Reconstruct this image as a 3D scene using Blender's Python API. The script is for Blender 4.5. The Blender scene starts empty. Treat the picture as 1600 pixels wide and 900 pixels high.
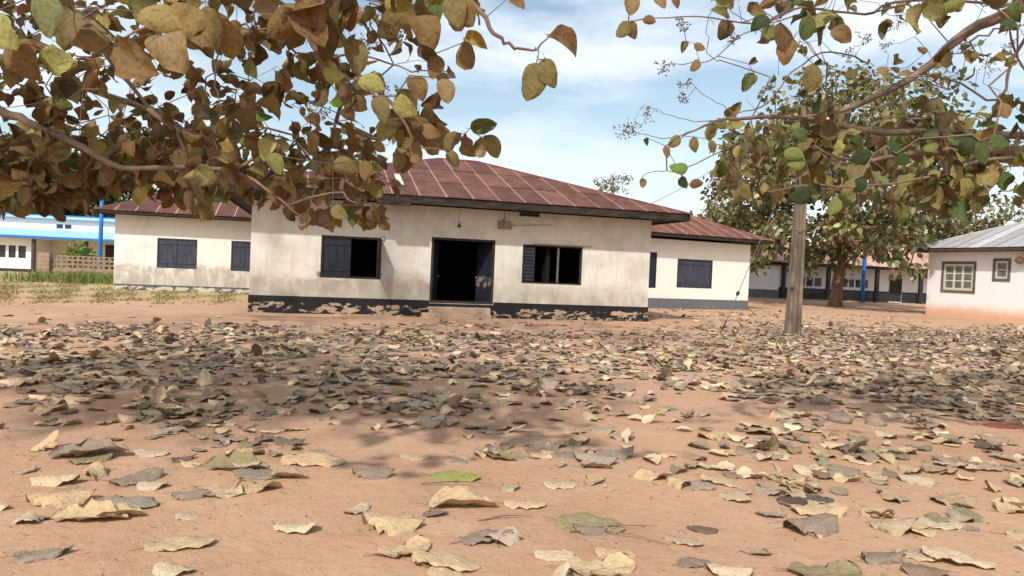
import bpy, math, random
import numpy as np
from math import sin, cos, pi, radians, atan, atan2, sqrt
from mathutils import Vector, Matrix, Euler

random.seed(7)
rng = np.random.default_rng(7)
S = bpy.context.scene
COL = S.collection

# ------------------------------------------------------------------ camera
FPX = 1150.0                       # focal length in pixels of a 1600 px wide frame
EYE = Vector((0, 0, 1.5))
PITCH, ROLL = atan(30 / FPX), radians(2.5)
_f = Vector((0, cos(PITCH), -sin(PITCH)))
_r0 = Vector((1, 0, 0)); _u0 = Vector((0, sin(PITCH), cos(PITCH)))
_r = _r0 * cos(ROLL) + _u0 * sin(ROLL)
_u = _u0 * cos(ROLL) - _r0 * sin(ROLL)
cam_data = bpy.data.cameras.new('camera')
cam = bpy.data.objects.new('camera', cam_data)
COL.objects.link(cam)
M = Matrix((_r, _u, -_f)).transposed().to_4x4()
M.translation = EYE
cam.matrix_world = M
cam_data.sensor_width = 36
cam_data.lens = FPX / 1600 * 36
cam_data.clip_start = 0.05
cam_data.clip_end = 5000
S.camera = cam

# ------------------------------------------------------------------ light
SUN_EL, SUN_AZ = radians(43), radians(-112)
to_sun = Vector((cos(SUN_AZ) * cos(SUN_EL), sin(SUN_AZ) * cos(SUN_EL), sin(SUN_EL)))
sd = bpy.data.lights.new('sun', 'SUN')
sd.energy = 4.0
sd.angle = radians(1.6)
sd.color = (1.0, 0.965, 0.90)
so = bpy.data.objects.new('sun', sd)
so.rotation_euler = to_sun.to_track_quat('Z', 'Y').to_euler()
COL.objects.link(so)

W = bpy.data.worlds.new('World')
S.world = W
W.use_nodes = True
nt = W.node_tree
for n in list(nt.nodes):
    nt.nodes.remove(n)
out = nt.nodes.new('ShaderNodeOutputWorld')
bg = nt.nodes.new('ShaderNodeBackground'); bg.inputs[1].default_value = 0.146
sky = nt.nodes.new('ShaderNodeTexSky'); sky.sky_type = 'NISHITA'; sky.sun_disc = False
sky.sun_elevation = SUN_EL
sky.sun_rotation = atan2(to_sun.x, to_sun.y)
sky.air_density = 1.0; sky.dust_density = 1.5; sky.ozone_density = 1.5
tc = nt.nodes.new('ShaderNodeTexCoord')
mp = nt.nodes.new('ShaderNodeMapping'); mp.inputs['Scale'].default_value = (1.0, 1.0, 3.6)
mp.inputs['Location'].default_value = (3.1, 0.4, 0.35)
nz = nt.nodes.new('ShaderNodeTexNoise'); nz.inputs['Scale'].default_value = 2.3
nz.inputs['Detail'].default_value = 7; nz.inputs['Roughness'].default_value = 0.55
rp = nt.nodes.new('ShaderNodeValToRGB')
rp.color_ramp.elements[0].position = 0.44; rp.color_ramp.elements[0].color = (0.06, 0.06, 0.06, 1)
rp.color_ramp.elements[1].position = 0.60; rp.color_ramp.elements[1].color = (0.95, 0.95, 0.95, 1)
mx = nt.nodes.new('ShaderNodeMix'); mx.data_type = 'RGBA'
mx.inputs[7].default_value = (6.7, 7.3, 8.1, 1)
L = nt.links.new
L(tc.outputs['Generated'], mp.inputs[0]); L(mp.outputs[0], nz.inputs['Vector']); L(nz.outputs[0], rp.inputs[0])
gain = nt.nodes.new('ShaderNodeMix'); gain.data_type = 'RGBA'; gain.blend_type = 'MULTIPLY'
gain.inputs[0].default_value = 1.0; gain.inputs[7].default_value = (1.40, 1.30, 1.10, 1)
L(sky.outputs[0], gain.inputs[6])
L(rp.outputs[0], mx.inputs[0]); L(gain.outputs[2], mx.inputs[6]); L(mx.outputs[2], bg.inputs[0]); L(bg.outputs[0], out.inputs[0])

S.view_settings.view_transform = 'Standard'
S.view_settings.look = 'None'
S.view_settings.exposure = 0.0
S.view_settings.gamma = 1
S.render.engine = 'CYCLES'
S.cycles.max_bounces = 6
S.cycles.diffuse_bounces = 3
S.cycles.glossy_bounces = 2
S.cycles.transmission_bounces = 3
S.cycles.transparent_max_bounces = 4


# ------------------------------------------------------------------ helpers
def at(px, py, d):
    """world point seen at photo pixel (px, py), d metres ahead"""
    return EYE + (_f + _r * ((px - 800) / FPX) - _u * ((py - 450) / FPX)) * d


def proj(P):
    d = np.asarray(P, float) - np.array(EYE)
    k = d @ np.array(_f)
    k = np.where(np.abs(k) < 1e-6, 1e-6, k)
    return 800 + FPX * (d @ np.array(_r)) / k, 450 - FPX * (d @ np.array(_u)) / k, k


def on_ground(px, py, z=0.0):
    d = at(px, py, 1.0) - EYE
    return EYE + d * ((z - EYE.z) / d.z)


def ground_z(x, y):
    x = np.asarray(x, float); y = np.asarray(y, float)
    r = np.hypot(x, y)
    near = 1 / (1 + (r / 30.0) ** 4)
    z = (0.011 * np.sin(x * 1.9 + 0.6 * np.sin(y * 1.3)) * np.sin(y * 2.3 + 0.4) + 0.007 * np.sin(x * 4.3 + y * 2.1 + 1.2) * np.sin(y * 3.7 - x)
         + 0.018 * np.sin(x * 0.55 + 2.0) * np.sin(y * 0.7 + 0.3)) * near
    t = np.clip((y - 38) / 12.0, 0, 1) * np.clip((-x - 14) / 8.0, 0, 1)
    return z - 0.33 * t * t * (3 - 2 * t)


def node_mat(name, rough=0.9, spec=0.2):
    m = bpy.data.materials.new(name); m.use_nodes = True
    t = m.node_tree
    b = t.nodes['Principled BSDF']
    b.inputs['Roughness'].default_value = rough
    b.inputs['Specular IOR Level'].default_value = spec
    return m, t, b


class NB:
    """short node builder"""
    def __init__(s, t): s.t = t; s.tc = None
    def new(s, typ, **k):
        n = s.t.nodes.new(typ)
        for a, v in k.items(): setattr(n, a, v)
        return n
    def put(s, sock, v):
        if hasattr(v, 'is_output'): s.t.links.new(v, sock)
        elif isinstance(v, (tuple, list)) and len(v) == 3 and sock.type == 'RGBA': sock.default_value = (*v, 1)
        else: sock.default_value = v
    def coord(s, which='Object'):
        if s.tc is None: s.tc = s.new('ShaderNodeTexCoord')
        return s.tc.outputs[which]
    def noise(s, scale, detail=4, rough=0.55, vec=None, stretch=None, dist=0.0):
        v = vec or s.coord()
        if stretch:
            m = s.new('ShaderNodeMapping'); m.inputs['Scale'].default_value = stretch
            s.put(m.inputs[0], v); v = m.outputs[0]
        n = s.new('ShaderNodeTexNoise')
        s.put(n.inputs['Vector'], v); n.inputs['Scale'].default_value = scale
        n.inputs['Detail'].default_value = detail; n.inputs['Roughness'].default_value = rough
        n.inputs['Distortion'].default_value = dist
        return n.outputs[0]
    def math(s, op, a, b=0.0, c=None, clamp=False):
        n = s.new('ShaderNodeMath', operation=op, use_clamp=clamp)
        s.put(n.inputs[0], a); s.put(n.inputs[1], b)
        if c is not None: s.put(n.inputs[2], c)
        return n.outputs[0]
    def step(s, v, a, b):
        n = s.new('ShaderNodeMapRange'); n.interpolation_type = 'SMOOTHSTEP'
        s.put(n.inputs[0], v); n.inputs[1].default_value = a; n.inputs[2].default_value = b
        return n.outputs[0]
    def mix(s, f, a, b, mode='MIX'):
        n = s.new('ShaderNodeMix', data_type='RGBA', blend_type=mode)
        s.put(n.inputs[0], f); s.put(n.inputs[6], a); s.put(n.inputs[7], b)
        return n.outputs[2]
    def sep(s, v):
        n = s.new('ShaderNodeSeparateXYZ'); s.put(n.inputs[0], v); return n.outputs
    def bump(s, b, h, strength=0.3, dist=0.01):
        n = s.new('ShaderNodeBump'); n.inputs['Strength'].default_value = strength
        n.inputs['Distance'].default_value = dist; s.put(n.inputs['Height'], h)
        s.t.links.new(n.outputs[0], b.inputs['Normal'])


def mottled(name, c1, c2, scale=3.0, rough=0.9, spec=0.15, bump=0.2, bscale=None, stretch=None, bdist=0.01):
    m, t, b = node_mat(name, rough, spec); q = NB(t)
    n1 = q.noise(scale, 6, 0.6, stretch=stretch)
    q.put(b.inputs['Base Color'], q.mix(q.step(n1, 0.3, 0.7), c1, c2))
    if bump: q.bump(b, q.noise(bscale or scale * 8, 4, 0.6, stretch=stretch), bump, bdist)
    return m


def plaster(name, base, grime, low=(0.45, 0.9), lowcol=(0.36, 0.30, 0.24), lowamt=0.7, even=0.0, mott=0.35, patch=(0.60, 0.38, 0.26), patchamt=0.0):
    m, t, b = node_mat(name, 0.92, 0.12); q = NB(t)
    x, y, z = q.sep(q.coord())
    c = q.mix(q.math('MULTIPLY', q.step(q.noise(0.9, 6, 0.6), 0.42, 0.72), mott), base, grime)
    st = q.noise(2.2, 5, 0.6, stretch=(2.6, 2.6, 0.35))
    c = q.mix(q.math('MULTIPLY', q.step(st, 0.52, 0.75), mott * 0.7), c, grime)
    # splashed dirt low on the wall, with an uneven upper edge
    zz = q.math('ADD', z, q.math('MULTIPLY', q.math('SUBTRACT', q.noise(1.1, 5, 0.65), 0.5), -0.9 * (1 - 0.6 * even)))
    band = q.math('SUBTRACT', 1.0, q.step(zz, low[0], low[1]))
    brk = q.math('ADD', 0.35 + 0.5 * even, q.math('MULTIPLY', q.step(q.noise(3.2, 6, 0.65, stretch=(1, 1, 0.5)), 0.38, 0.62), 0.65 * (1 - even)))
    c = q.mix(q.math('MULTIPLY', q.math('MULTIPLY', band, brk), lowamt), c, lowcol)
    if patchamt:
        # rain-splashed and scrubbed zone along the foot of the wall, heavier left of the door
        zf = q.math('ADD', z, q.math('MULTIPLY', q.math('SUBTRACT', q.noise(2.0, 5, 0.6), 0.5), 0.35))
        zb = q.math('SUBTRACT', 1.0, q.step(zf, 0.93, 1.03))
        xs_ = q.math('ADD', 0.28, q.math('MULTIPLY', q.math('SUBTRACT', 1.0, q.step(x, 4.6, 6.6)), 0.72))
        gr = q.step(q.noise(1.7, 6, 0.7, stretch=(1.6, 1.6, 0.7)), 0.30, 0.62)
        c = q.mix(q.math('MULTIPLY', q.math('MULTIPLY', zb, xs_), q.math('MULTIPLY', gr, 0.85)), c, (0.36, 0.32, 0.27))
        ln = q.math('SUBTRACT', 1.0, q.step(q.math('ABSOLUTE', q.math('SUBTRACT', zf, 1.02)), 0.03, 0.10))
        c = q.mix(q.math('MULTIPLY', q.math('MULTIPLY', ln, xs_), q.math('MULTIPLY', q.step(q.noise(1.1, 3, 0.6), 0.45, 0.6), 0.6)), c, (0.55, 0.36, 0.25))
        dk = q.step(q.noise(0.55, 5, 0.6, stretch=(1, 1, 1.3)), 0.48, 0.66)
        vo = q.new('ShaderNodeTexVoronoi', feature='DISTANCE_TO_EDGE'); vm = q.new('ShaderNodeMapping'); vm.inputs['Scale'].default_value = (0.5, 0.5, 0.8)
        wv_ = q.new('ShaderNodeVectorMath', operation='ADD'); nn2 = q.new('ShaderNodeTexNoise'); nn2.inputs['Scale'].default_value = 2.5; nn2.inputs['Detail'].default_value = 5
        q.put(nn2.inputs['Vector'], q.coord()); q.put(wv_.inputs[0], q.coord()); q.put(wv_.inputs[1], nn2.outputs['Color']); q.put(vm.inputs[0], wv_.outputs[0]); q.put(vo.inputs['Vector'], vm.outputs[0])
        ck = q.math('MULTIPLY', q.math('SUBTRACT', 1.0, q.step(vo.outputs['Distance'], 0.002, 0.012)), q.step(q.noise(0.8, 3, 0.6), 0.50, 0.60))
        c = q.mix(q.math('MULTIPLY', ck, 0.6), c, (0.22, 0.18, 0.14))
        sk = q.step(q.noise(3.4, 4, 0.6, stretch=(2.2, 2.2, 0.12)), 0.56, 0.72)
        c = q.mix(q.math('MULTIPLY', sk, 0.30), c, (0.33, 0.29, 0.24))
        c = q.mix(q.math('MULTIPLY', dk, 0.45), c, (0.44, 0.40, 0.35))
        pz = q.math('SUBTRACT', 1.0, q.step(q.math('ABSOLUTE', q.math('SUBTRACT', z, 1.05)), 0.05, 0.5))
        p = q.math('MULTIPLY', q.step(q.noise(1.5, 4, 0.6, stretch=(0.8, 0.8, 2.4)), 0.60, 0.64), pz)
        c = q.mix(q.math('MULTIPLY', p, patchamt), c, patch)
    c = q.mix(q.math('MULTIPLY', q.step(q.noise(26, 3, 0.7), 0.66, 0.72), 0.35), c, (0.30, 0.25, 0.20))
    q.put(b.inputs['Base Color'], c)
    q.bump(b, q.math('ADD', q.noise(2.0, 4, 0.5), q.math('MULTIPLY', q.noise(40, 3, 0.6), 0.12)), 0.5, 0.03)
    return m


def peeling(name, paint, bare, amount=0.5, zlo=0.0, zhi=0.5, scale=3.6):
    m, t, b = node_mat(name, 0.85, 0.2); q = NB(t)
    x, y, z = q.sep(q.coord())
    n = q.math('ADD', q.math('MULTIPLY', q.noise(scale, 8, 0.68, stretch=(0.55, 0.55, 1.3), dist=0.8), 0.75), q.math('MULTIPLY', q.noise(scale * 0.35, 4, 0.6), 0.25))
    h = q.math('MULTIPLY', q.step(z, zlo, zhi), 0.30)
    v = q.math('ADD', n, h)
    f = q.step(v, 0.40 + 0.2 * amount - 0.01, 0.40 + 0.2 * amount + 0.01)
    bc = q.mix(q.noise(5, 4, 0.6), bare, tuple(k * 0.6 for k in bare))
    pc = q.mix(q.noise(9, 4, 0.6), paint, tuple(k * 1.6 + 0.003 for k in paint))
    q.put(b.inputs['Base Color'], q.mix(f, bc, pc))
    q.bump(b, q.math('ADD', f, q.math('MULTIPLY', q.noise(30, 3, 0.6), 0.2)), 0.6, 0.01)
    return m


def sheet_metal(name, c1, c2, edge, rough=0.75, edgeamt=0.8):
    m, t, b = node_mat(name, rough, 0.3); q = NB(t)
    oi = q.new('ShaderNodeObjectInfo')
    uv = q.sep(q.coord('UV'))
    c = q.mix(q.step(q.noise(1.6, 6, 0.65, stretch=(1.4, 1.4, 1.4)), 0.32, 0.68), c1, c2)
    k = q.math('ADD', 0.78, q.math('MULTIPLY', oi.outputs['Random'], 0.44))
    cc = q.new('ShaderNodeCombineColor'); [q.put(cc.inputs[i], k) for i in range(3)]
    c = q.mix(1.0, c, cc.outputs[0], 'MULTIPLY')
    st = q.noise(4, 4, 0.6, vec=q.coord('UV'), stretch=(8, 0.5, 1))
    c = q.mix(q.math('MULTIPLY', q.step(st, 0.5, 0.75), 0.35), c, tuple(v * 0.5 for v in c1))
    wob = q.math('MULTIPLY', q.noise(3.0, 4, 0.6, vec=q.coord('UV'), stretch=(0.2, 2.5, 1)), 0.13)
    e = q.math('SUBTRACT', 1.0, q.step(uv[0], 0.02, 0.105))
    e = q.math('MULTIPLY', e, q.step(q.math('ADD', wob, q.math('MULTIPLY', oi.outputs['Random'], 0.05)), 0.045, 0.075))
    sp = q.step(q.noise(3.5, 6, 0.7), 0.50, 0.68)
    c = q.mix(q.math('MULTIPLY', sp, 0.35), c, tuple(v * 0.6 for v in c1))
    c = q.mix(q.math('MULTIPLY', e, edgeamt), c, edge)
    q.put(b.inputs['Base Color'], c)
    q.bump(b, q.noise(18, 4, 0.6), 0.25, 0.01)
    return m


def leaf_mat(name, attr=None, trans=0.3, vein=0.22, blotch=0.55, speck=0.45, relief=0.5):
    m, t, b = node_mat(name, 0.72, 0.15); q = NB(t)
    oi = q.new('ShaderNodeObjectInfo')
    if attr:
        a = q.new('ShaderNodeAttribute', attribute_name=attr); col = a.outputs['Color']
    else:
        col = oi.outputs['Color']
    u, v, _ = q.sep(q.coord('UV'))
    au = q.math('ABSOLUTE', q.math('SUBTRACT', u, 0.5))
    mid = q.math('SUBTRACT', 1.0, q.step(au, 0.004, 0.020))
    w = q.math('FRACT', q.math('MULTIPLY', q.math('SUBTRACT', v, q.math('MULTIPLY', au, 0.75)), 8.0))
    side = q.math('SUBTRACT', 1.0, q.step(q.math('ABSOLUTE', q.math('SUBTRACT', w, 0.5)), 0.03, 0.11))
    side = q.math('MULTIPLY', side, 0.30)
    ve = q.math('MAXIMUM', mid, side)
    pos = q.coord('Object')
    bl = q.noise(9.0, 5, 0.65, vec=pos)
    c = q.mix(q.math('MULTIPLY', q.step(bl, 0.42, 0.68), blotch), col, q.mix(1.0, col, (0.42, 0.33, 0.22), 'MULTIPLY'))
    fine = q.noise(60.0, 3, 0.7, vec=pos)
    c = q.mix(q.math('MULTIPLY', q.step(fine, 0.35, 0.75), speck), c, q.mix(1.0, c, (0.62, 0.55, 0.45), 'MULTIPLY'))
    geo = q.new('ShaderNodeNewGeometry')
    back = q.mix(0.22, c, (0.34, 0.28, 0.20))
    c = q.mix(geo.outputs['Backfacing'], c, back)
    c = q.mix(q.math('MULTIPLY', ve, vein), c, q.mix(0.6, c, (0.50, 0.40, 0.25)))
    q.put(b.inputs['Base Color'], c)
    q.bump(b, q.math('ADD', ve, q.math('MULTIPLY', q.noise(14, 5, 0.65, vec=pos), 2.2)), relief, 0.012)
    tr = q.new('ShaderNodeBsdfTranslucent'); q.put(tr.inputs['Color'], q.mix(1.0, c, (1.0, 0.85, 0.6), 'MULTIPLY'))
    ms = q.new('ShaderNodeMixShader'); ms.inputs[0].default_value = trans
    t.links.new(b.outputs[0], ms.inputs[1]); t.links.new(tr.outputs[0], ms.inputs[2])
    t.links.new(ms.outputs[0], t.nodes['Material Output'].inputs[0])
    return m


def ground_mat():
    m, t, b = node_mat('sandy_earth', 0.97, 0.08); q = NB(t)
    p = q.coord('Object')
    x, y, z = q.sep(p)
    c = q.mix(q.step(q.noise(0.35, 6, 0.6, vec=p), 0.30, 0.70), (0.535, 0.325, 0.205), (0.445, 0.26, 0.16))
    c = q.mix(q.math('MULTIPLY', q.step(q.noise(1.6, 6, 0.65, vec=p), 0.45, 0.75), 0.5), c, (0.60, 0.40, 0.27))
    c = q.mix(q.math('MULTIPLY', q.step(q.noise(5.0, 6, 0.7, vec=p, dist=0.6), 0.52, 0.72), 0.40), c, (0.37, 0.215, 0.135))
    c = q.mix(q.math('MULTIPLY', q.step(q.noise(75, 3, 0.7, vec=p), 0.60, 0.68), 0.35), c, (0.28, 0.16, 0.10))
    c = q.mix(q.math('MULTIPLY', q.step(q.noise(110, 2, 0.7, vec=p), 0.64, 0.70), 0.45), c, (0.80, 0.62, 0.46))
    c = q.mix(q.math('MULTIPLY', q.step(q.noise(0.12, 3, 0.5, vec=p), 0.5, 0.7), 0.2), c, (0.66, 0.50, 0.36))
    # worn earth between dry turf near the left house
    gx = q.math('MULTIPLY', q.step(q.math('MULTIPLY', x, -1), 6.5, 9.5), q.step(y, 21.5, 26.5))
    c = q.mix(q.math('MULTIPLY', gx, q.step(q.noise(0.9, 5, 0.6, vec=p), 0.35, 0.6)), c, (0.42, 0.35, 0.17))
    q.put(b.inputs['Base Color'], c)
    h = q.math('ADD', q.math('MULTIPLY', q.noise(7, 6, 0.7, vec=p, dist=0.4), 1.0), q.math('MULTIPLY', q.noise(60, 4, 0.75, vec=p), 0.22))
    q.bump(b, h, 0.75, 0.035)
    return m


def obj(name, me, mat=None, parent=None, label=None, **props):
    o = bpy.data.objects.new(name, me)
    COL.objects.link(o)
    if parent is not None: o.parent = parent
    if mat is not None and me is not None and not me.materials:
        for mm in (mat if isinstance(mat, (list, tuple)) else [mat]): me.materials.append(mm)
    if label: o['label'] = label
    for k, v in props.items(): o[k] = v
    return o


def thing(name, label, cat, loc=(0, 0, 0), rotz=0.0, group=None):
    o = bpy.data.objects.new(name, None); COL.objects.link(o)
    o.empty_display_size = 0.3
    o.location = loc; o.rotation_euler = (0, 0, rotz)
    o['label'] = label; o['category'] = cat
    if group: o['group'] = group
    return o


def mesh(name, V, F, mats=None, mi=None, smooth=False, uv=None):
    me = bpy.data.meshes.new(name)
    me.from_pydata([tuple(v) for v in V], [], [tuple(f) for f in F])
    if mats:
        for m in (mats if isinstance(mats, (list, tuple)) else [mats]): me.materials.append(m)
    if mi: me.polygons.foreach_set('material_index', mi)
    if smooth: me.polygons.foreach_set('use_smooth', [True] * len(F))
    if uv is not None:
        l = me.uv_layers.new(name='uv')
        idx = np.empty(len(me.loops), int); me.loops.foreach_get('vertex_index', idx)
        l.data.foreach_set('uv', np.asarray(uv, float)[idx].ravel())
    me.update()
    return me


def mesh_np(name, V, Q, mat, smooth=True, uv=None, col=None):
    """V (n,3), Q (m,k) faces of equal size; uv and col per vertex"""
    me = bpy.data.meshes.new(name)
    k = Q.shape[1]
    me.vertices.add(len(V)); me.vertices.foreach_set('co', V.astype(np.float32).ravel())
    me.loops.add(Q.size); me.loops.foreach_set('vertex_index', Q.astype(np.int32).ravel())
    me.polygons.add(len(Q)); me.polygons.foreach_set('loop_start', np.arange(0, Q.size, k, dtype=np.int32))
    me.polygons.foreach_set('loop_total', np.full(len(Q), k, np.int32))
    me.polygons.foreach_set('use_smooth', np.full(len(Q), smooth))
    if uv is not None:
        l = me.uv_layers.new(name='uv'); l.data.foreach_set('uv', uv[Q.ravel()].astype(np.float32).ravel())
    if col is not None:
        a = me.color_attributes.new('tint', 'FLOAT_COLOR', 'POINT')
        a.data.foreach_set('color', np.concatenate([col, np.ones((len(col), 1))], 1).astype(np.float32).ravel())
    me.materials.append(mat)
    me.update(); me.validate()
    return me


class MB:
    def __init__(s): s.V = []; s.F = []; s.mi = []
    def add(s, V, F, mi=0):
        o = len(s.V); s.V += [tuple(v) for v in V]; s.F += [tuple(i + o for i in f) for f in F]; s.mi += [mi] * len(F); return s
    def box(s, x0, x1, y0, y1, z0, z1, mi=0, rot=None, piv=(0, 0, 0)):
        V = [Vector((x, y, z)) for z in (z0, z1) for y in (y0, y1) for x in (x0, x1)]
        if rot: V = [rot @ (v - Vector(piv)) + Vector(piv) for v in V]
        return s.add(V, [(0, 2, 3, 1), (4, 5, 7, 6), (0, 1, 5, 4), (2, 6, 7, 3), (0, 4, 6, 2), (1, 3, 7, 5)], mi)
    def tube(s, pts, rad, n=6, mi=0, cap=True):
        pts = [Vector(p) for p in pts]
        if not hasattr(rad, '__len__'): rad = [rad] * len(pts)
        V = []; up = Vector((0.3, 0.2, 1)).normalized()
        for i, p in enumerate(pts):
            d = (pts[min(i + 1, len(pts) - 1)] - pts[max(i - 1, 0)])
            d = d.normalized() if d.length > 1e-9 else Vector((0, 0, 1))
            a = up - d * up.dot(d)
            if a.length < 0.05: a = Vector((1, 0, 0)) - d * d.x
            a.normalize(); b = d.cross(a); up = a
            V += [p + (a * cos(2 * pi * j / n) + b * sin(2 * pi * j / n)) * rad[i] for j in range(n)]
        F = [(i * n + j, i * n + (j + 1) % n, (i + 1) * n + (j + 1) % n, (i + 1) * n + j) for i in range(len(pts) - 1) for j in range(n)]
        if cap: F += [tuple(range(n))[::-1], tuple((len(pts) - 1) * n + j for j in range(n))]
        return s.add(V, F, mi)
    def mesh(s, name, mats, smooth=False):
        return mesh(name, s.V, s.F, mats, s.mi, smooth)
    def build(s, name, mats, parent=None, smooth=False, bevel=0.0, label=None, **props):
        o = obj(name, s.mesh(name, mats, smooth), None, parent, label, **props)
        if bevel:
            md = o.modifiers.new('bevel', 'BEVEL'); md.width = bevel; md.segments = 1; md.limit_method = 'ANGLE'
        return o


def wall_mb(mb, P0, P1, z0, z1, th, openings=(), inner=1):
    """wall from P0 to P1 (outer face on the line, inner face th to its left when looking P0->P1)
    with real openings (a, b, za, zb) measured along it"""
    P0 = Vector((P0[0], P0[1], 0)); P1 = Vector((P1[0], P1[1], 0)); D = P1 - P0; Lw = D.length; D.normalize()
    Nn = Vector((-D.y, D.x, 0)) * th
    A = sorted(set([0, Lw] + [o[0] for o in openings] + [o[1] for o in openings]))
    Z = sorted(set([z0, z1] + [o[2] for o in openings] + [o[3] for o in openings]))
    pt = lambda a, z, k: P0 + D * a + Nn * k + Vector((0, 0, z))
    for i in range(len(A) - 1):
        for j in range(len(Z) - 1):
            ca, cz = (A[i] + A[i + 1]) / 2, (Z[j] + Z[j + 1]) / 2
            if any(o[0] < ca < o[1] and o[2] < cz < o[3] for o in openings): continue
            q = [(A[i], Z[j]), (A[i + 1], Z[j]), (A[i + 1], Z[j + 1]), (A[i], Z[j + 1])]
            mb.add([pt(a, z, 0) for a, z in q], [(0, 1, 2, 3)], 0)
            mb.add([pt(a, z, 1) for a, z in q], [(3, 2, 1, 0)], inner)
    for a, b, za, zb in openings:
        q = [(a, za), (b, za), (b, zb), (a, zb)]
        for k in range(4):
            e, f = q[k], q[(k + 1) % 4]
            mb.add([pt(*e, 0), pt(*f, 0), pt(*f, 1), pt(*e, 1)], [(0, 1, 2, 3)], 0)
    q = [(0, z0), (Lw, z0), (Lw, z1), (0, z1)]
    for k in range(4):
        e, f = q[k], q[(k + 1) % 4]
        mb.add([pt(*e, 0), pt(*f, 0), pt(*f, 1), pt(*e, 1)], [(3, 2, 1, 0)], 0)


def roof_face(parent, A, B, C, D, mat, width=0.76, rows=2.3, name='roof_sheet', amp=0.012, period=0.08):
    """corrugated sheets over the sloping face A-B (eave) D-C (ridge, D above A); each sheet one object"""
    A, B, C, D = map(Vector, (A, B, C, D))
    s = (B - A); Ls = s.length; s.normalize()
    n = s.cross((C + D) / 2 - A).normalized()
    if n.z < 0: n = -n
    tdir = n.cross(s)
    if tdir.z < 0: tdir = -tdir
    T = (D - A).dot(tdir); sL = (D - A).dot(s); sR = (C - A).dot(s)
    def tm(x):
        v = T
        if sL > 1e-6: v = min(v, T * x / sL)
        if Ls - sR > 1e-6: v = min(v, T * (Ls - x) / (Ls - sR))
        return max(v, 0)
    nc = max(1, round(Ls / width)); w = Ls / nc; nr = max(1, math.ceil(T / rows))
    step = period / 2
    for c in range(nc):
        for r in range(nr):
            t0, t1 = T * r / nr - (0.0 if r == 0 else 0.12), T * (r + 1) / nr
            xs = [c * w + w * k / max(1, round(w / step)) for k in range(round(w / step) + 1)]
            if max(tm(x) for x in xs) <= t0 + 0.03: continue
            V = []; UV = []
            tilt = random.uniform(-0.004, 0.008)
            for k, x in enumerate(xs):
                z = amp * (1 if k % 2 else -1)
                a, b = min(t0, tm(x)), min(t1, tm(x))
                for t_, lift in ((a, 0.012 + tilt if r else 0.004 + tilt), (b, 0.0)):
                    V.append(A + s * x + tdir * t_ + n * (z + lift + 0.02)); UV.append(((x - c * w) / w, t_))
            F = [(2 * k, 2 * k + 2, 2 * k + 3, 2 * k + 1) for k in range(len(xs) - 1)]
            obj(name, mesh(name, V, F, mat, uv=UV), None, parent)


def leaf_shape(seed, nl=6, nw=4, wid=0.42, fold=0.25, curl=0.5, wave=0.06, rag=0.0, roll=0.0, twist=0.0, stem=0.18, blunt=0.62, crink=0.0):
    r = np.random.default_rng(seed)
    ph = r.uniform(0, 6.28, 4)
    V = []; UV = []
    side = r.uniform(-0.12, 0.12)
    nt = (r.uniform(0, 1, 40) ** 3).tolist()
    for i in range(nl + 1):
        t = i / nl
        w = wid * (max(t, 0.004) ** 0.52) * ((1 - t) ** blunt) * 1.95
        w = max(w, 0.006)
        for j in range(nw + 1):
            s = (j / nw - 0.5) * 2
            e = 1.0
            if rag and abs(s) > 0.9: e = 1 - rag * (0.55 * r.uniform(0, 1) ** 1.5 + 0.45 * nt[(i + (s > 0) * 3) % len(nt)])
            elif rag and abs(s) > 0.55: e = 1 - rag * 0.25 * nt[(i + (s > 0) * 3) % len(nt)]
            ww = w * e
            x = s * ww + side * sin(pi * t)
            y = t - 0.10 * abs(s) * w * (1 - t)
            if rag: y += r.uniform(-0.3, 0.3) * rag * 0.12 * (0 < t < 1)
            z = fold * abs(x - side * sin(pi * t)) + curl * (t - 0.45) ** 2 - roll * (abs(s) ** 3) * w * 1.2
            z += wave * (sin(7 * t + ph[0] + s) * s * s + 0.5 * sin(13 * t + ph[1]) * s + 0.45 * sin(19 * t + 5 * s + ph[2]) * abs(s)) + (crink * r.normal(0, 1) if 0 < t < 1 else 0)
            if twist: z += twist * (t - 0.5) * s * w * 2
            V.append((x, y, z)); UV.append((j / nw, t))
    Q = [(i * (nw + 1) + j, i * (nw + 1) + j + 1, (i + 1) * (nw + 1) + j + 1, (i + 1) * (nw + 1) + j) for i in range(nl) for j in range(nw)]
    if stem:
        z0 = curl * 0.2025
        b = len(V); g = 0.008
        dirn = Vector((r.uniform(-0.2, 0.2), -1, r.uniform(-0.1, 0.35))).normalized() * stem
        V += [(-g, 0, z0), (g, 0, z0), (g * 0.8 + dirn.x, dirn.y, z0 + dirn.z), (-g * 0.8 + dirn.x, dirn.y, z0 + dirn.z),
              (0, 0, z0 - 2 * g), (dirn.x, dirn.y, z0 + dirn.z - 2 * g)]
        UV += [(0.5, 0.5)] * 6
        Q += [(b, b + 1, b + 2, b + 3), (b, b + 3, b + 5, b + 4), (b + 1, b + 4, b + 5, b + 2)]
    return np.array(V), np.array(Q), np.array(UV)


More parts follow.
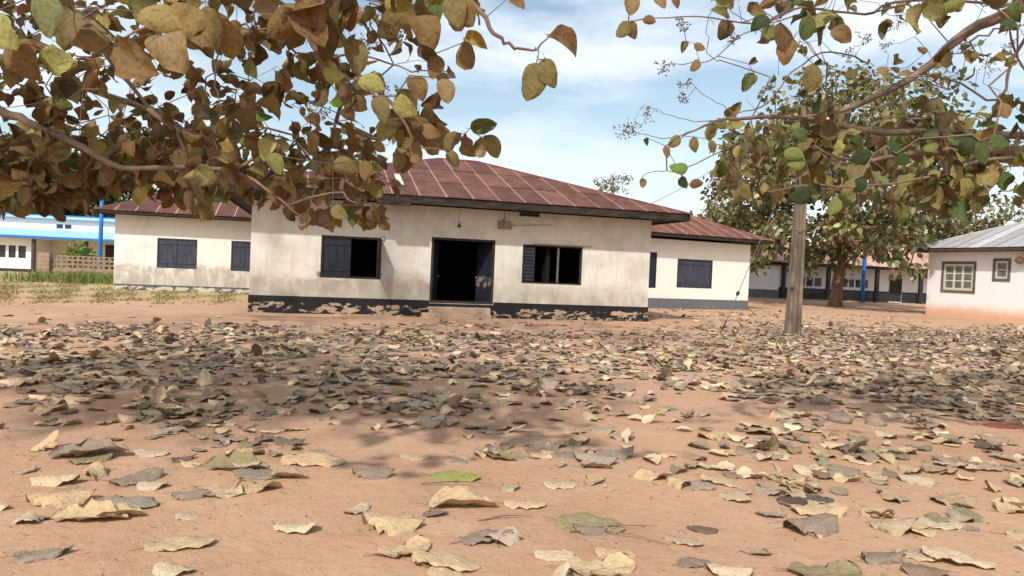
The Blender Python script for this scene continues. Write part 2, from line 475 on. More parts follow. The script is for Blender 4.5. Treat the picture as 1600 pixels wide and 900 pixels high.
# ------------------------------------------------------------------ materials
M_ground = ground_mat()
M_main = plaster('weathered_cream_limewash', (0.69, 0.65, 0.585), (0.46, 0.42, 0.36), low=(0.55, 1.35), lowcol=(0.36, 0.31, 0.25), lowamt=0.75, mott=0.6, patchamt=0.8)
M_left = plaster('cream_limewash', (0.80, 0.77, 0.71), (0.66, 0.60, 0.50), low=(0.30, 0.85), lowcol=(0.46, 0.40, 0.32), lowamt=0.6, mott=0.25, patchamt=0.3)
M_rear = plaster('white_limewash', (0.82, 0.79, 0.72), (0.70, 0.65, 0.57), low=(0.2, 0.7), lowamt=0.3, mott=0.2)
M_white = plaster('white_house_paint', (0.79, 0.785, 0.78), (0.74, 0.74, 0.74), low=(0.10, 0.85), lowcol=(0.62, 0.32, 0.16), lowamt=1.0, even=1.0, mott=0.15)
M_far = plaster('far_white_wall', (0.80, 0.79, 0.77), (0.70, 0.68, 0.64), low=(-1, -0.5), mott=0.2)
M_cream = plaster('cream_verandah_wall', (0.74, 0.68, 0.56), (0.62, 0.55, 0.45), low=(-2, -1), mott=0.2)
M_dark_in = mottled('shade_toned_inner_plaster', (0.014, 0.012, 0.011), (0.009, 0.008, 0.007), 2)  # near black: the darkness of unlit rooms is put into the colour
M_floor = mottled('dark_cement_floor', (0.03, 0.026, 0.022), (0.045, 0.038, 0.03), 2)  # cement toned down with the inner faces to keep the rooms dark
M_plinth = peeling('peeling_black_plinth_paint', (0.014, 0.013, 0.015), (0.50, 0.36, 0.25), 0.40, 0.26, 0.44, 5.0)
M_plinth_l = peeling('flaking_grey_plinth_paint', (0.07, 0.075, 0.085), (0.66, 0.60, 0.50), 0.62, 0.14, 0.3, 5.5)
M_plinth_r = peeling('grey_plinth_paint', (0.10, 0.105, 0.11), (0.60, 0.40, 0.26), 0.05, 0.1, 0.45, 2.2)
M_black = mottled('black_dado_paint', (0.018, 0.018, 0.02), (0.04, 0.038, 0.04), 4, 0.6, 0.3)
M_grey_dado = mottled('grey_dado_paint', (0.12, 0.125, 0.13), (0.17, 0.17, 0.17), 3)
M_fascia = mottled('blackened_fascia_board', (0.02, 0.018, 0.017), (0.06, 0.045, 0.035), 3, stretch=(1, 1, 4))
M_fascia2 = mottled('dark_brown_fascia', (0.06, 0.045, 0.038), (0.10, 0.075, 0.06), 3)
M_rust = sheet_metal('rusted_roof_sheet', (0.115, 0.042, 0.030), (0.175, 0.080, 0.060), (0.44, 0.28, 0.22))
M_rust2 = sheet_metal('rusted_red_roof_sheet', (0.130, 0.046, 0.032), (0.190, 0.085, 0.062), (0.62, 0.44, 0.35))
M_zinc = sheet_metal('grey_blue_zinc_sheet', (0.36, 0.42, 0.46), (0.40, 0.32, 0.27), (0.30, 0.20, 0.16), 0.55, 0.5)
M_navy = mottled('navy_shutter_paint', (0.014, 0.016, 0.028), (0.028, 0.029, 0.040), 3.5, 0.6, 0.3, 0.3, 20, (2, 2, 0.5))
M_navy2 = mottled('faded_navy_shutter', (0.034, 0.040, 0.066), (0.062, 0.065, 0.088), 3.5, 0.6, 0.3, 0.3, 20, (2, 2, 0.5))
M_dframe = mottled('dark_window_frame_wood', (0.025, 0.022, 0.02), (0.06, 0.05, 0.04), 5)
M_bare = mottled('worn_bare_wood', (0.22, 0.17, 0.12), (0.35, 0.28, 0.2), 8)
M_cement = mottled('worn_cement_step', (0.33, 0.22, 0.15), (0.48, 0.34, 0.24), 4, bump=0.5)
M_meter = mottled('rusty_meter_box', (0.22, 0.12, 0.08), (0.40, 0.27, 0.2), 6)
M_cable = mottled('grey_cable', (0.16, 0.12, 0.10), (0.25, 0.2, 0.17), 5)
M_pole = mottled('stained_concrete_pole', (0.25, 0.20, 0.15), (0.13, 0.10, 0.075), 2.4, bump=0.5, stretch=(3, 3, 0.6))
M_bark = mottled('brown_bark', (0.20, 0.13, 0.09), (0.11, 0.075, 0.055), 5, bump=1.0, bscale=14, stretch=(2, 2, 0.5), bdist=0.03)
M_twig = mottled('grey_brown_twig', (0.25, 0.17, 0.12), (0.12, 0.085, 0.065), 6, bump=0.4)
M_farbark = mottled('far_bark', (0.16, 0.11, 0.08), (0.09, 0.065, 0.05), 2)
M_blue = mottled('bright_blue_paint', (0.015, 0.13, 0.42), (0.02, 0.17, 0.50), 3, 0.5, 0.4)
M_paleblue = mottled('pale_blue_sheet', (0.30, 0.54, 0.76), (0.38, 0.60, 0.80), 2, 0.5, 0.3)
M_block = mottled('sandcrete_block', (0.42, 0.29, 0.2), (0.30, 0.21, 0.15), 4, bump=0.6)
M_glass = mottled('dim_window_glass', (0.16, 0.17, 0.16), (0.10, 0.10, 0.10), 3, 0.15, 0.5, 0.0)
M_darkglass = mottled('dark_window_glass', (0.02, 0.025, 0.03), (0.03, 0.035, 0.05), 3, 0.2, 0.5, 0.0)
M_cframe = mottled('cream_window_frame', (0.62, 0.58, 0.46), (0.52, 0.48, 0.38), 6)
M_gframe = mottled('grey_window_surround', (0.10, 0.095, 0.09), (0.15, 0.14, 0.13), 6)
M_stone = mottled('brown_stone', (0.20, 0.15, 0.12), (0.30, 0.23, 0.18), 14, bump=0.8, bscale=50)
M_leaf = leaf_mat('canopy_leaf', None, 0.22, 0.25, 0.6, 0.25, 0.35)
M_leafs = leaf_mat('canopy_leaf_mass', 'tint', 0.22, 0.2, 0.6, 0.2, 0.3)
M_dry = leaf_mat('dry_leaf', None, 0.05, 0.5, 0.35, 0.25, 0.7)
M_drys = leaf_mat('dry_leaf_litter', 'tint', 0.05, 0.3, 0.35, 0.25, 0.7)
M_grass = leaf_mat('grass_blade', 'tint', 0.25, 0.0)

# ------------------------------------------------------------------ ground
def axis(dense0, dense1, step, far):
    a = list(np.arange(dense0, dense1 + 1e-6, step)); s = step; lo = a[0]; hi = a[-1]; L_, H_ = [], []
    while hi < far: s *= 1.22; hi += s; H_.append(hi)
    s = step
    while lo > -far: s *= 1.22; lo -= s; L_.append(lo)
    return np.array(L_[::-1] + a + H_)
gx = axis(-17, 17, 0.16, 2500); gy = axis(1.5, 27, 0.13, 2500)
GX, GY = np.meshgrid(gx, gy)
V = np.stack([GX.ravel(), GY.ravel(), ground_z(GX, GY).ravel()], 1)
nx, ny = len(gx), len(gy)
i, j = np.meshgrid(np.arange(nx - 1), np.arange(ny - 1)); k = (j * nx + i).ravel()
g = obj('ground', mesh_np('ground', V, np.stack([k, k + 1, k + nx + 1, k + nx], 1), M_ground))
g['kind'] = 'structure'


# ------------------------------------------------------------------ buildings
def hip_roof(parent, u0, u1, v0, v1, ze, ridge, mat, thick=0.17, soffit_z=None, fmat=None, caps=None, faces='flbr', rows=2.3, width=0.76):
    """ze: eave height of the sheets; ridge: ((u, v), (u, v), z)"""
    (ra, rb, rz) = ridge
    A, B, C_, D_ = (u0, v0, ze), (u1, v0, ze), (u1, v1, ze), (u0, v1, ze)
    R1, R2 = (*ra, rz), (*rb, rz)
    if 'f' in faces: roof_face(parent, A, B, R2, R1, mat, width, rows)
    if 'r' in faces: roof_face(parent, B, C_, R2, R2, mat, width, rows)
    if 'b' in faces: roof_face(parent, C_, D_, R1, R2, mat, width, rows)
    if 'l' in faces: roof_face(parent, D_, A, R1, R1, mat, width, rows)
    # caps over ridge and hips
    for a, b in ((R1, R2), (A, R1), (B, R2), (C_, R2), (D_, R1)):
        a, b = Vector(a), Vector(b); d = (b - a).normalized(); sd_ = Vector((0, 0, 1)).cross(d)
        if sd_.length < 1e-3: continue
        sd_.normalize(); up = d.cross(sd_)
        if up.z < 0: up = -up
        o = up * 0.045
        V_ = []
        for p in (a, b):
            V_ += [p - sd_ * 0.12 + o - up * 0.05, p - sd_ * 0.05 + o, p + sd_ * 0.05 + o, p + sd_ * 0.12 + o - up * 0.05]
        obj('ridge_cap', mesh('ridge_cap', V_, [(0, 4, 5, 1), (1, 5, 6, 2), (2, 6, 7, 3)], caps or mat, uv=[(0.5, 0)] * 8), None, parent)
    f = fmat or M_fascia; e = 0.03
    for (x0, x1, y0, y1) in ((u0 + e, u1 - e, v0 + e, v0 + e + 0.03), (u0 + e, u1 - e, v1 - e - 0.03, v1 - e),
                             (u0 + e, u0 + e + 0.03, v0 + e + 0.032, v1 - e - 0.032), (u1 - e - 0.03, u1 - e, v0 + e + 0.032, v1 - e - 0.032)):
        MB().box(x0, x1, y0, y1, ze - thick, ze + 0.004).build('fascia', f, parent)
    MB().box(u0 + 0.065, u1 - 0.065, v0 + 0.065, v1 - 0.065, ze - thick + 0.05, ze - thick + 0.07).build('soffit', f, parent)


def shutter_leaf(parent, u0, u1, z0, z1, v=0.04, mat=None, ang=0.0, hinge='l', boards=4, name='shutter'):
    mb = MB(); w = (u1 - u0) / boards; rot = Matrix.Rotation(ang, 3, 'Z'); hp = (u0 if hinge == 'l' else u1, v, 0)
    for k in range(boards):
        mb.box(u0 + k * w + 0.003, u0 + (k + 1) * w - 0.003, v, v + 0.028 + 0.003 * (k % 2), z0, z1, 0, rot, hp)
    for z in (z0 + 0.14, z1 - 0.20): mb.box(u0 + 0.02, u1 - 0.02, v - 0.022, v - 0.001, z, z + 0.09, 0, rot, hp)
    return mb.build(name, mat or M_navy, parent)


def frame_mb(u0, u1, z0, z1, w, v0, v1, mb=None):
    mb = mb or MB()
    mb.box(u0, u0 + w, v0, v1, z0, z1); mb.box(u1 - w, u1, v0, v1, z0, z1)
    mb.box(u0 + w + 0.001, u1 - w - 0.001, v0 + 0.002, v1 - 0.002, z1 - w, z1); mb.box(u0 + w + 0.001, u1 - w - 0.001, v0 + 0.002, v1 - 0.002, z0, z0 + w)
    return mb


def plinth_mb(U, D, z1, proud=0.018, th=0.2, gaps=()):
    mb = MB(); x = -proud
    for g0, g1 in gaps:
        mb.box(x, g0, -proud, 0.0 - 0.001, -0.3, z1); x = g1
    mb.box(x, U + proud, -proud, -0.001, -0.3, z1)
    mb.box(-proud, -0.001, 0.001, D, -0.3, z1 + 0.001); mb.box(U + 0.001, U + proud, 0.001, D, -0.3, z1 + 0.001)
    return mb

A15 = radians(14.9)
# --- main bungalow -----------------------------------------------------
H = thing('bungalow', 'weathered cream bungalow with rusty hipped roof, open black doorway and two front windows', 'house', (-7.24, 20.28, 0), A15)
U, D, WH = 11.97, 8.8, 3.22
w1, w2, dr = (1.88, 3.56, 1.02, 2.22), (7.78, 9.70, 1.08, 2.26), (5.0, 6.92, 0.40, 2.33)
mb = MB()
wall_mb(mb, (0, 0), (U, 0), -0.3, WH, 0.22, (w1, w2, dr))
wall_mb(mb, (U, 0.002), (U, D), -0.3, WH - 0.002, 0.22, ((3.0, 4.4, 1.05, 2.25), (7, 8.4, 1.05, 2.25)))
wall_mb(mb, (U - 0.002, D), (0.002, D), -0.3, WH - 0.004, 0.22)
wall_mb(mb, (0, D - 0.002), (0, 0.002), -0.3, WH - 0.006, 0.22, ((3.0, 4.4, 1.05, 2.25), (7, 8.4, 1.05, 2.25)))
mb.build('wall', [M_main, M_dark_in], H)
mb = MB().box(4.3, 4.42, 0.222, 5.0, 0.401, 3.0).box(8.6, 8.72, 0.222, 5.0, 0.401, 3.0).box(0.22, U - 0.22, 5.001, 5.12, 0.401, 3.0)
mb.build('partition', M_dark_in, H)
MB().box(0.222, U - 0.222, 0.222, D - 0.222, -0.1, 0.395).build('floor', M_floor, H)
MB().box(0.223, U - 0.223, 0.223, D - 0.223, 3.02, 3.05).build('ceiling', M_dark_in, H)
plinth_mb(U, D, 0.47, gaps=((4.99, 6.93),)).box(4.992, 6.928, -0.018, -0.001, -0.3, 0.385).build('plinth', M_plinth, H)
hip_roof(H, -0.88, 12.88, -0.9, 9.7, 3.40, ((5.85, 4.9), (7.3, 4.9), 5.32), M_rust, 0.20)
# pale replacement strip lying on one sheet
p0 = Vector((3.98, -0.9, 3.40)); sl = Vector((0, 5.8, 1.92)).normalized(); nn = Vector((0, -1.92, 5.8)).normalized()
q = [p0 + sl * 1.1 + nn * 0.05, p0 + Vector((0.17, 0, 0)) + sl * 1.1 + nn * 0.05, p0 + Vector((0.17, 0, 0)) + sl * 2.6 + nn * 0.05, p0 + sl * 2.6 + nn * 0.05]
obj('roof_patch', mesh('roof_patch', q + [v + nn * 0.01 for v in q], [(4, 5, 6, 7), (0, 3, 2, 1), (0, 1, 5, 4), (1, 2, 6, 5), (2, 3, 7, 6), (3, 0, 4, 7)], mottled('pale_new_sheet', (0.7, 0.6, 0.52), (0.6, 0.48, 0.4), 4)), None, H, label='pale unrusted strip of sheet')
# window with one closed shutter leaf
wf = frame_mb(w1[0], w1[1], w1[2], w1[3], 0.06, 0.012, 0.11).build('window_frame', M_dframe, H)
shutter_leaf(H, w1[0] + 0.065, w1[0] + 0.83, w1[2] + 0.065, w1[3] - 0.065, 0.05, M_navy)
mb = MB(); rot = Matrix.Rotation(radians(78), 3, 'Z'); hp = (w1[1] - 0.03, -0.01, 0)
for kk in range(4): mb.box(w1[1] - 0.74 + kk * 0.175, w1[1] - 0.57 + kk * 0.175, -0.035, -0.008, w1[2] + 0.02, w1[3] - 0.03, 0, rot, hp)
for z in (w1[2] + 0.1, w1[2] + 0.55, w1[3] - 0.2): mb.box(w1[1] - 0.72, w1[1] - 0.06, -0.06, -0.036, z, z + 0.08, 0, rot, hp)
mb.build('shutter', M_dframe, H, label='open shutter leaf swung out from the window')
for (x, z) in ((w1[1] + 0.03, w1[3] + 0.0), (w1[0] - 0.05, w1[2] + 0.12)):
    MB().box(x - 0.04, x + 0.045, -0.05, 0.0, z - 0.06, z + 0.05).build('hinge_block', M_cement, H, bevel=0.012)
# window with narrow louvred leaf and mullion
frame_mb(w2[0], w2[1], w2[2], w2[3], 0.045, 0.012, 0.11).build('window_frame', M_dframe, H)
MB().box(8.90, 8.95, 0.02, 0.08, w2[2] + 0.046, w2[3] - 0.046).build('mullion', M_gframe, H)
lv = MB().box(w2[0] + 0.05, w2[0] + 0.08, 0.03, 0.07, w2[2] + 0.05, w2[3] - 0.05).box(w2[0] + 0.37, w2[0] + 0.40, 0.03, 0.07, w2[2] + 0.05, w2[3] - 0.05).build('louvre_frame', M_navy, H)
for kk in range(10):
    z = w2[2] + 0.08 + kk * 0.105
    MB().box(w2[0] + 0.081, w2[0] + 0.369, 0.03, 0.045, z, z + 0.095, 0, Matrix.Rotation(radians(-18), 3, 'X'), (0, 0.03, z)).build('louvre', M_navy, H)
MB().box(8.1, 9.98, -0.03, 0.0, 2.265, 2.305).build('lintel_trim', M_cement, H)
# doorway
frame_mb(dr[0], dr[1], dr[2], dr[3], 0.07, 0.0, 0.14).build('door_frame', M_dframe, H)
for hinge, lab in (('l', 'navy door leaf standing ajar with a knob'), ('r', 'navy door leaf with scuffed pale patch around the lock')):
    a = dr[0] + 0.075 if hinge == 'l' else dr[1] - 0.075
    sgn = 1 if hinge == 'l' else -1
    rot = Matrix.Rotation(radians(70) * sgn, 3, 'Z'); mb = MB(); hp = (a, 0.10, 0)
    x0, x1 = (a, a + 0.84) if sgn > 0 else (a - 0.84, a)
    mb.box(x0, x1, 0.10, 0.135, 0.42, 2.25, 0, rot, hp)
    for z0, z1 in ((0.55, 1.15), (1.30, 2.12)):
        mb.box(x0 + 0.1, x1 - 0.1, 0.088, 0.0995, z0, z1, 0, rot, hp)
    dm, t_, b_ = node_mat('scuffed_navy_door_paint' if sgn < 0 else 'navy_door_paint', 0.6, 0.3); qn = NB(t_)
    X_, Y_, Z_ = qn.sep(qn.coord())
    ctr = 1.05 if sgn < 0 else 0.3
    near = qn.math('SUBTRACT', 1.0, qn.step(qn.math('ABSOLUTE', qn.math('SUBTRACT', Z_, ctr)), 0.0, 0.35))
    fz = qn.step(qn.math('ADD', qn.noise(7, 7, 0.7), qn.math('MULTIPLY', near, 0.22)), 0.66, 0.74)
    qn.put(b_.inputs['Base Color'], qn.mix(qn.math('MULTIPLY', fz, 0.7), (0.016, 0.019, 0.032), (0.34, 0.27, 0.21)))
    dl = mb.build('door', dm, H, label=lab)
    kx = x1 - 0.07 if sgn > 0 else x0 + 0.07
    kp = rot @ (Vector((kx, 0.07, 1.18)) - Vector(hp)) + Vector(hp)
    MB().tube([kp - Vector((0, 0.04, 0)), kp, kp + Vector((0, 0.03, 0))], [0.02, 0.03, 0.015], 8).build('handle', M_bare, dl)
MB().box(5.55, 6.0, 0.06, 0.20, 0.402, 0.46).build('threshold', M_bare, H)
MB().box(4.98, 6.78, -0.36, -0.02, -0.1, 0.30).build('step', M_cement, H, bevel=0.02)
MB().box(4.72, 6.72, -0.78, -0.362, -0.1, 0.135).build('step', M_cement, H, bevel=0.02)
# fittings
mbx = MB().box(6.97, 7.38, -0.13, 0.0, 2.68, 2.91).build('meter_box', M_meter, H, bevel=0.01)
MB().box(7.03, 7.17, -0.142, -0.131, 2.73, 2.86).build('dial', M_bare, mbx)
MB().tube([(7.14, -0.02, 2.92), (7.16, -0.015, 3.05), (7.15, -0.02, 3.2)], 0.009, 5).build('cable', M_cable, H)
MB().tube([(7.38, -0.03, 2.79), (7.8, -0.02, 2.83), (8.4, -0.02, 2.87), (8.7, -0.02, 2.88)], 0.008, 5).build('cable', M_cable, H)
MB().box(7.63, 8.24, -0.05, -0.0015, 3.10, 3.20).build('vent', M_black, H)
MB().tube([(5.78, -0.05, 3.2), (5.77, -0.055, 2.95), (5.79, -0.05, 2.76)], 0.006, 5).build('cable', M_cable, H)
MB().tube([(5.79, -0.05, 2.77), (5.79, -0.05, 2.73), (5.79, -0.05, 2.70), (5.79, -0.05, 2.66), (5.79, -0.05, 2.645)], [0.02, 0.025, 0.042, 0.045, 0.02], 8).build('light_bulb', M_dframe, H, smooth=True)
MB().box(3.3, 4.25, -0.95, -0.86, 3.12, 3.30).build('fascia_board', M_fascia, H, bevel=0.01)

# --- house beyond on the left -----------------------------------------
P = on_ground(282, 455.5); ua = Vector((cos(A15), sin(A15), 0)); O = P + ua * -2.46
HL = thing('side_house', 'cream rear house with peeling plinth, closed navy shutters and rust-red roof beside the green grass', 'house', O, A15)
HL.location.z = float(ground_z(O.x, O.y))
UL, DL = 5.6, 6.2
ws = ((1.55, 3.03, 0.94, 2.13), (4.33, 5.4, 0.93, 2.16))
mb = MB(); wall_mb(mb, (0, 0), (UL, 0), -0.3, 2.98, 0.2, ws); wall_mb(mb, (UL, 0.002), (UL, DL), -0.3, 2.97, 0.2)
wall_mb(mb, (UL - 0.002, DL), (0.002, DL), -0.3, 2.96, 0.2); wall_mb(mb, (0, DL - 0.002), (0, 0.002), -0.3, 2.95, 0.2)
mb.build('wall', [M_left, M_dark_in], HL)
plinth_mb(UL, DL, 0.24).build('plinth', M_plinth_l, HL)
for w in ws:
    frame_mb(w[0], w[1], w[2], w[3], 0.04, -0.01, 0.09).build('window_frame', M_navy2, HL)
    m_ = (w[0] + w[1]) / 2
    shutter_leaf(HL, w[0] + 0.042, m_ - 0.004, w[2] + 0.042, w[3] - 0.042, 0.02, M_navy2)
    shutter_leaf(HL, m_ + 0.004, w[1] - 0.042, w[2] + 0.042, w[3] - 0.042, 0.026, M_navy2)
hip_roof(HL, -0.62, UL + 0.3, -0.7, DL + 0.7, 3.08, ((2.6, 3.1), (2.8, 3.1), 4.50), M_rust2, 0.10)

# --- house beyond on the right ----------------------------------------
AR = radians(26)
P = on_ground(1012, 481.5); ua = Vector((cos(AR), sin(AR), 0)); O = P - ua * 2.0
HR = thing('rear_house', 'white rear house with grey plinth, closed navy shutter and rust-red roof behind the guy wire', 'house', O, AR)
UR, DR_ = 7.9, 6.6
ws = ((1.25, 2.37, 0.92, 2.52), (3.55, 5.60, 0.98, 2.30))
mb = MB(); wall_mb(mb, (0, 0), (UR, 0), -0.3, 3.15, 0.2, ws); wall_mb(mb, (UR, 0.002), (UR, DR_), -0.3, 3.14, 0.2)
wall_mb(mb, (UR - 0.002, DR_), (0.002, DR_), -0.3, 3.13, 0.2); wall_mb(mb, (0, DR_ - 0.002), (0, 0.002), -0.3, 3.12, 0.2)
mb.build('wall', [M_rear, M_dark_in], HR)
plinth_mb(UR, DR_, 0.46).build('plinth', M_plinth_r, HR)
for w in ws:
    frame_mb(w[0], w[1], w[2], w[3], 0.05, -0.01, 0.09).build('window_frame', M_dframe, HR)
    m_ = (w[0] + w[1]) / 2
    mm = M_navy if w[0] < 2 else M_navy2
    shutter_leaf(HR, w[0] + 0.052, m_ - 0.004, w[2] + 0.052, w[3] - 0.052, 0.02, mm)
    shutter_leaf(HR, m_ + 0.004, w[1] - 0.052, w[2] + 0.052, w[3] - 0.052, 0.026, mm)
hip_roof(HR, -0.3, UR + 0.8, -0.7, DR_ + 0.7, 3.36, ((4.0, 3.3), (4.7, 3.3), 4.98), M_rust2, 0.14)

# --- white house with grey-blue roof ----------------------------------
P = on_ground(1446, 491)
HW = thing('white_house', 'white house with grey-blue zinc roof, two framed windows and orange mud splashes', 'house', P, radians(-73))
UW, DW = 10.5, 7.4
wb, wsml = (0.90, 2.95, 1.26, 2.90), (3.88, 4.82, 1.93, 3.06)
mb = MB(); wall_mb(mb, (0, 0), (UW, 0), -0.3, 3.40, 0.2, (wb, wsml)); wall_mb(mb, (UW, 0.002), (UW, DW), -0.3, 3.39, 0.2)
wall_mb(mb, (UW - 0.002, DW), (0.002, DW), -0.3, 3.38, 0.2); wall_mb(mb, (0, DW - 0.002), (0, 0.002), -0.3, 3.37, 0.2)
mb.build('wall', [M_white, M_dark_in], HW)
def glazed(par, w, cols, rws, fm, gm, bar, v=0.0, surround=None, sw=0.1):
    a, b, c, d = w
    wf = MB()
    if surround:
        so_ = frame_mb(a, b, c, d, sw, v - 0.035, v + 0.05).build('window_surround', surround, par)
        a += sw + 0.002; b -= sw + 0.002; c += sw + 0.002; d -= sw + 0.002
    frame_mb(a, b, c, d, bar, v + 0.0, v + 0.06, wf)
    pw = (b - a - 2 * bar) / cols; ph = (d - c - 2 * bar) / rws
    for k in range(1, cols): wf.box(a + bar + k * pw - bar / 2, a + bar + k * pw + bar / 2, v + 0.004, v + 0.055, c + bar + 0.001, d - bar - 0.001)
    for k in range(1, rws):
        for j_ in range(cols):
            wf.box(a + bar + j_ * pw + (bar / 2 + 0.001 if j_ else 0.001), a + bar + (j_ + 1) * pw - (bar / 2 + 0.001 if j_ < cols - 1 else 0.001), v + 0.008, v + 0.05, c + bar + k * ph - bar * 0.25, c + bar + k * ph + bar * 0.25)
    fo = wf.build('window_frame', fm, par)
    for k in range(cols):
        for j_ in range(rws):
            MB().box(a + bar + k * pw, a + bar + (k + 1) * pw, v + 0.02, v + 0.026, c + bar + j_ * ph, c + bar + (j_ + 1) * ph).build('pane', gm, fo)
glazed(HW, wb, 3, 3, M_cframe, M_glass, 0.12, 0.0, M_gframe, 0.13)
glazed(HW, wsml, 1, 2, M_cframe, M_glass, 0.10, 0.0, M_gframe, 0.13)
MB().tube([(5.45, -0.02, 2.97), (5.45, -0.10, 2.97), (5.45, -0.28, 2.95), (5.45, -0.34, 2.90)], [0.10, 0.12, 0.20, 0.19], 10).build('extractor_hood', M_meter, HW)
hip_roof(HW, -0.85, UW + 0.7, -0.7, DW + 0.7, 3.56, ((3.4, 3.7), (6.9, 3.7), 5.35), M_zinc, 0.16, fmat=M_fascia2, rows=6)

# --- long verandah building behind the big tree -----------------------
VB = thing('verandah_block', 'long white block with black dado and dark posts behind the big tree', 'building', (28.28, 62.48, 0), radians(7))
wv = ((-4.45, -2.05, 1.0, 2.0), (-0.5, 2.15, 1.05, 2.0), (8.8, 11.0, 1.05, 2.0)); dv = (3.96, 5.15, 0.1, 2.15)
mb = MB(); wall_mb(mb, (-11, 0), (13, 0), -0.3, 3.2, 0.2, wv_l := [tuple(np.array(w) + np.array((11, 11, 0, 0))) for w in wv + (dv,)])
mb.build('wall', [M_far, M_dark_in], VB)
for a, b in ((-6.7, 3.955), (5.155, 13)): MB().box(a, b, -0.03, -0.002, 0.05, 0.95).build('dado', M_black, VB)
MB().box(-11, 13, -1.9, -0.001, -0.3, 0.05).build('verandah_floor', M_cement, VB)
MB().box(3.97, 5.14, 0.03, 0.08, 0.05, 2.14).build('door', M_black, VB)
for w in wv: glazed(VB, w, 4 if w[0] > -1 else 3, 1, M_far, M_darkglass, 0.14, 0.0)
mb = MB(); wall_mb(mb, (-12, -1.4), (-6.7, -1.4), -0.3, 2.7, 0.2); wall_mb(mb, (-6.7, -1.398), (-6.7, -0.03), -0.3, 2.69, 0.2)
mb.build('side_wall', [M_far, M_dark_in], VB)
MB().box(-12, -6.68, -1.43, -1.402, -0.3, 0.72).build('dado', M_grey_dado, VB)
for x in (-6.35, -2.45, 1.85, 5.8, 9.8): MB().box(x - 0.14, x + 0.14, -1.6, -1.34, -0.1, 2.8).build('post', M_black, VB)
MB().box(-12.3, 13.3, -1.82, -1.76, 2.76, 2.98).build('fascia', M_fascia, VB)
roof_face(VB, (-12.5, -1.95, 2.98), (13.5, -1.95, 2.98), (13.5, 3.2, 5.0), (-12.5, 3.2, 5.0), sheet_metal('faded_pink_roof_sheet', (0.42, 0.23, 0.18), (0.50, 0.31, 0.25), (0.6, 0.42, 0.34)), 1.5, 3.4, period=0.3, amp=0.02)
MB().box(-12, 13, 6.0, 6.2, -0.3, 3.2).box(-12, -11.8, 0.21, 5.99, -0.3, 3.2).box(12.8, 13, 0.21, 5.99, -0.3, 3.2).build('back_wall', M_far, VB)
roof_face(VB, (13.5, 9, 2.98), (-12.5, 9, 2.98), (-12.5, 3.2, 5.0), (13.5, 3.2, 5.0), M_rust, 3.0, 7, period=0.5, amp=0.02)
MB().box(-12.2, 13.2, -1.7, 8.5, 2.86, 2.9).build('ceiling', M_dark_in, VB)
P = on_ground(1347, 474.5)
t = thing('blue_post', 'bright blue post standing in front of the verandah block beside the tree trunk', 'post', P)
MB().tube([(0, 0, -0.2), (0, 0, 3.9)], 0.15, 10).build('shaft', M_blue, t, smooth=True)
MB().tube([(0, 0, -0.05), (0, 0, 0.12)], 0.3, 10).build('footing', M_cement, t)

# --- blue and white building far left ---------------------------------
BB = thing('blue_trimmed_block', 'white two-level school block with pale blue roof band and bright blue trim', 'building', (-38.33, 55.0, 0), radians(8))
GZ = -0.6
wl = ((-0.15, 0.38, 0.70, 1.62), (0.58, 1.08, 0.70, 1.62), (1.26, 1.78, 0.70, 1.62), (-3.0, -2.45, 0.7, 1.62), (-2.2, -1.7, 0.7, 1.62))
mb = MB(); wall_mb(mb, (-12, 0), (2.45, 0), GZ, 2.3, 0.2, [tuple(np.array(w) + np.array((12, 12, 0, 0))) for w in wl])
wall_mb(mb, (2.45, 0.002), (2.45, 2.2), GZ, 2.29, 0.2); mb.build('wall', [M_far, M_dark_in], BB)
wr = ((4.75, 5.3, 1.0, 1.68), (6.5, 8.2, GZ + 0.2, 2.0), (10, 11, 0.9, 1.7))
mb = MB(); wall_mb(mb, (2.25, 2.2), (16, 2.2), GZ, 2.3, 0.2, [tuple(np.array(w) + np.array((-2.25, -2.25, 0, 0))) for w in wr]); mb.build('wall', [M_cream, M_dark_in], BB)
for w in wl: glazed(BB, w, 1, 2, M_black, M_darkglass, 0.05, 0.03)
glazed(BB, wr[0], 1, 1, M_dframe, M_darkglass, 0.06, 2.2)
MB().box(6.52, 8.18, 2.25, 2.3, GZ + 0.2, 1.98).build('door', M_black, BB)
MB().box(-12, 2.47, -0.03, -0.002, GZ, -0.10).build('dado', M_black, BB)
MB().box(-12, 16, -1.2, -0.031, GZ - 0.3, -0.42).build('verandah_floor', M_cement, BB)
for x in (2.55, 6.2, 9.8, 13.4): MB().box(x - 0.11, x + 0.11, -0.62, -0.40, -0.43, 2.3).build('post', M_fascia2, BB)
roof_face(BB, (-12, -0.9, 2.36), (16, -0.9, 2.36), (16, 2.6, 2.98), (-12, 2.6, 2.98), M_paleblue, 1.6, 5, period=0.3, amp=0.01)
MB().box(-12, 16, -0.95, -0.905, 2.22, 2.37).build('fascia', M_blue, BB)
MB().box(-12, 16, -0.7, 2.6, 2.17, 2.21).build('ceiling', M_cream, BB)
wu = ((2.7, 3.2, 3.10, 3.46), (3.32, 3.82, 3.10, 3.46), (7.55, 8.15, 3.10, 3.46), (-2.2, -1.7, 3.1, 3.46), (12, 12.6, 3.1, 3.46))
mb = MB(); wall_mb(mb, (-12, 2.6), (16, 2.6), 2.3, 3.85, 0.2, [tuple(np.array(w) + np.array((12, 12, 0, 0))) for w in wu]); mb.build('upper_wall', [M_far, M_dark_in], BB)
for w in wu: glazed(BB, w, 1, 1, M_blue, M_darkglass, 0.05, 2.63)
MB().box(-12.2, 16.2, 2.2, 2.25, 3.84, 4.05).build('fascia', M_paleblue, BB)
MB().box(-12.2, 16.2, 2.19, 9, 4.055, 4.15).build('roof_slab', M_blue, BB)
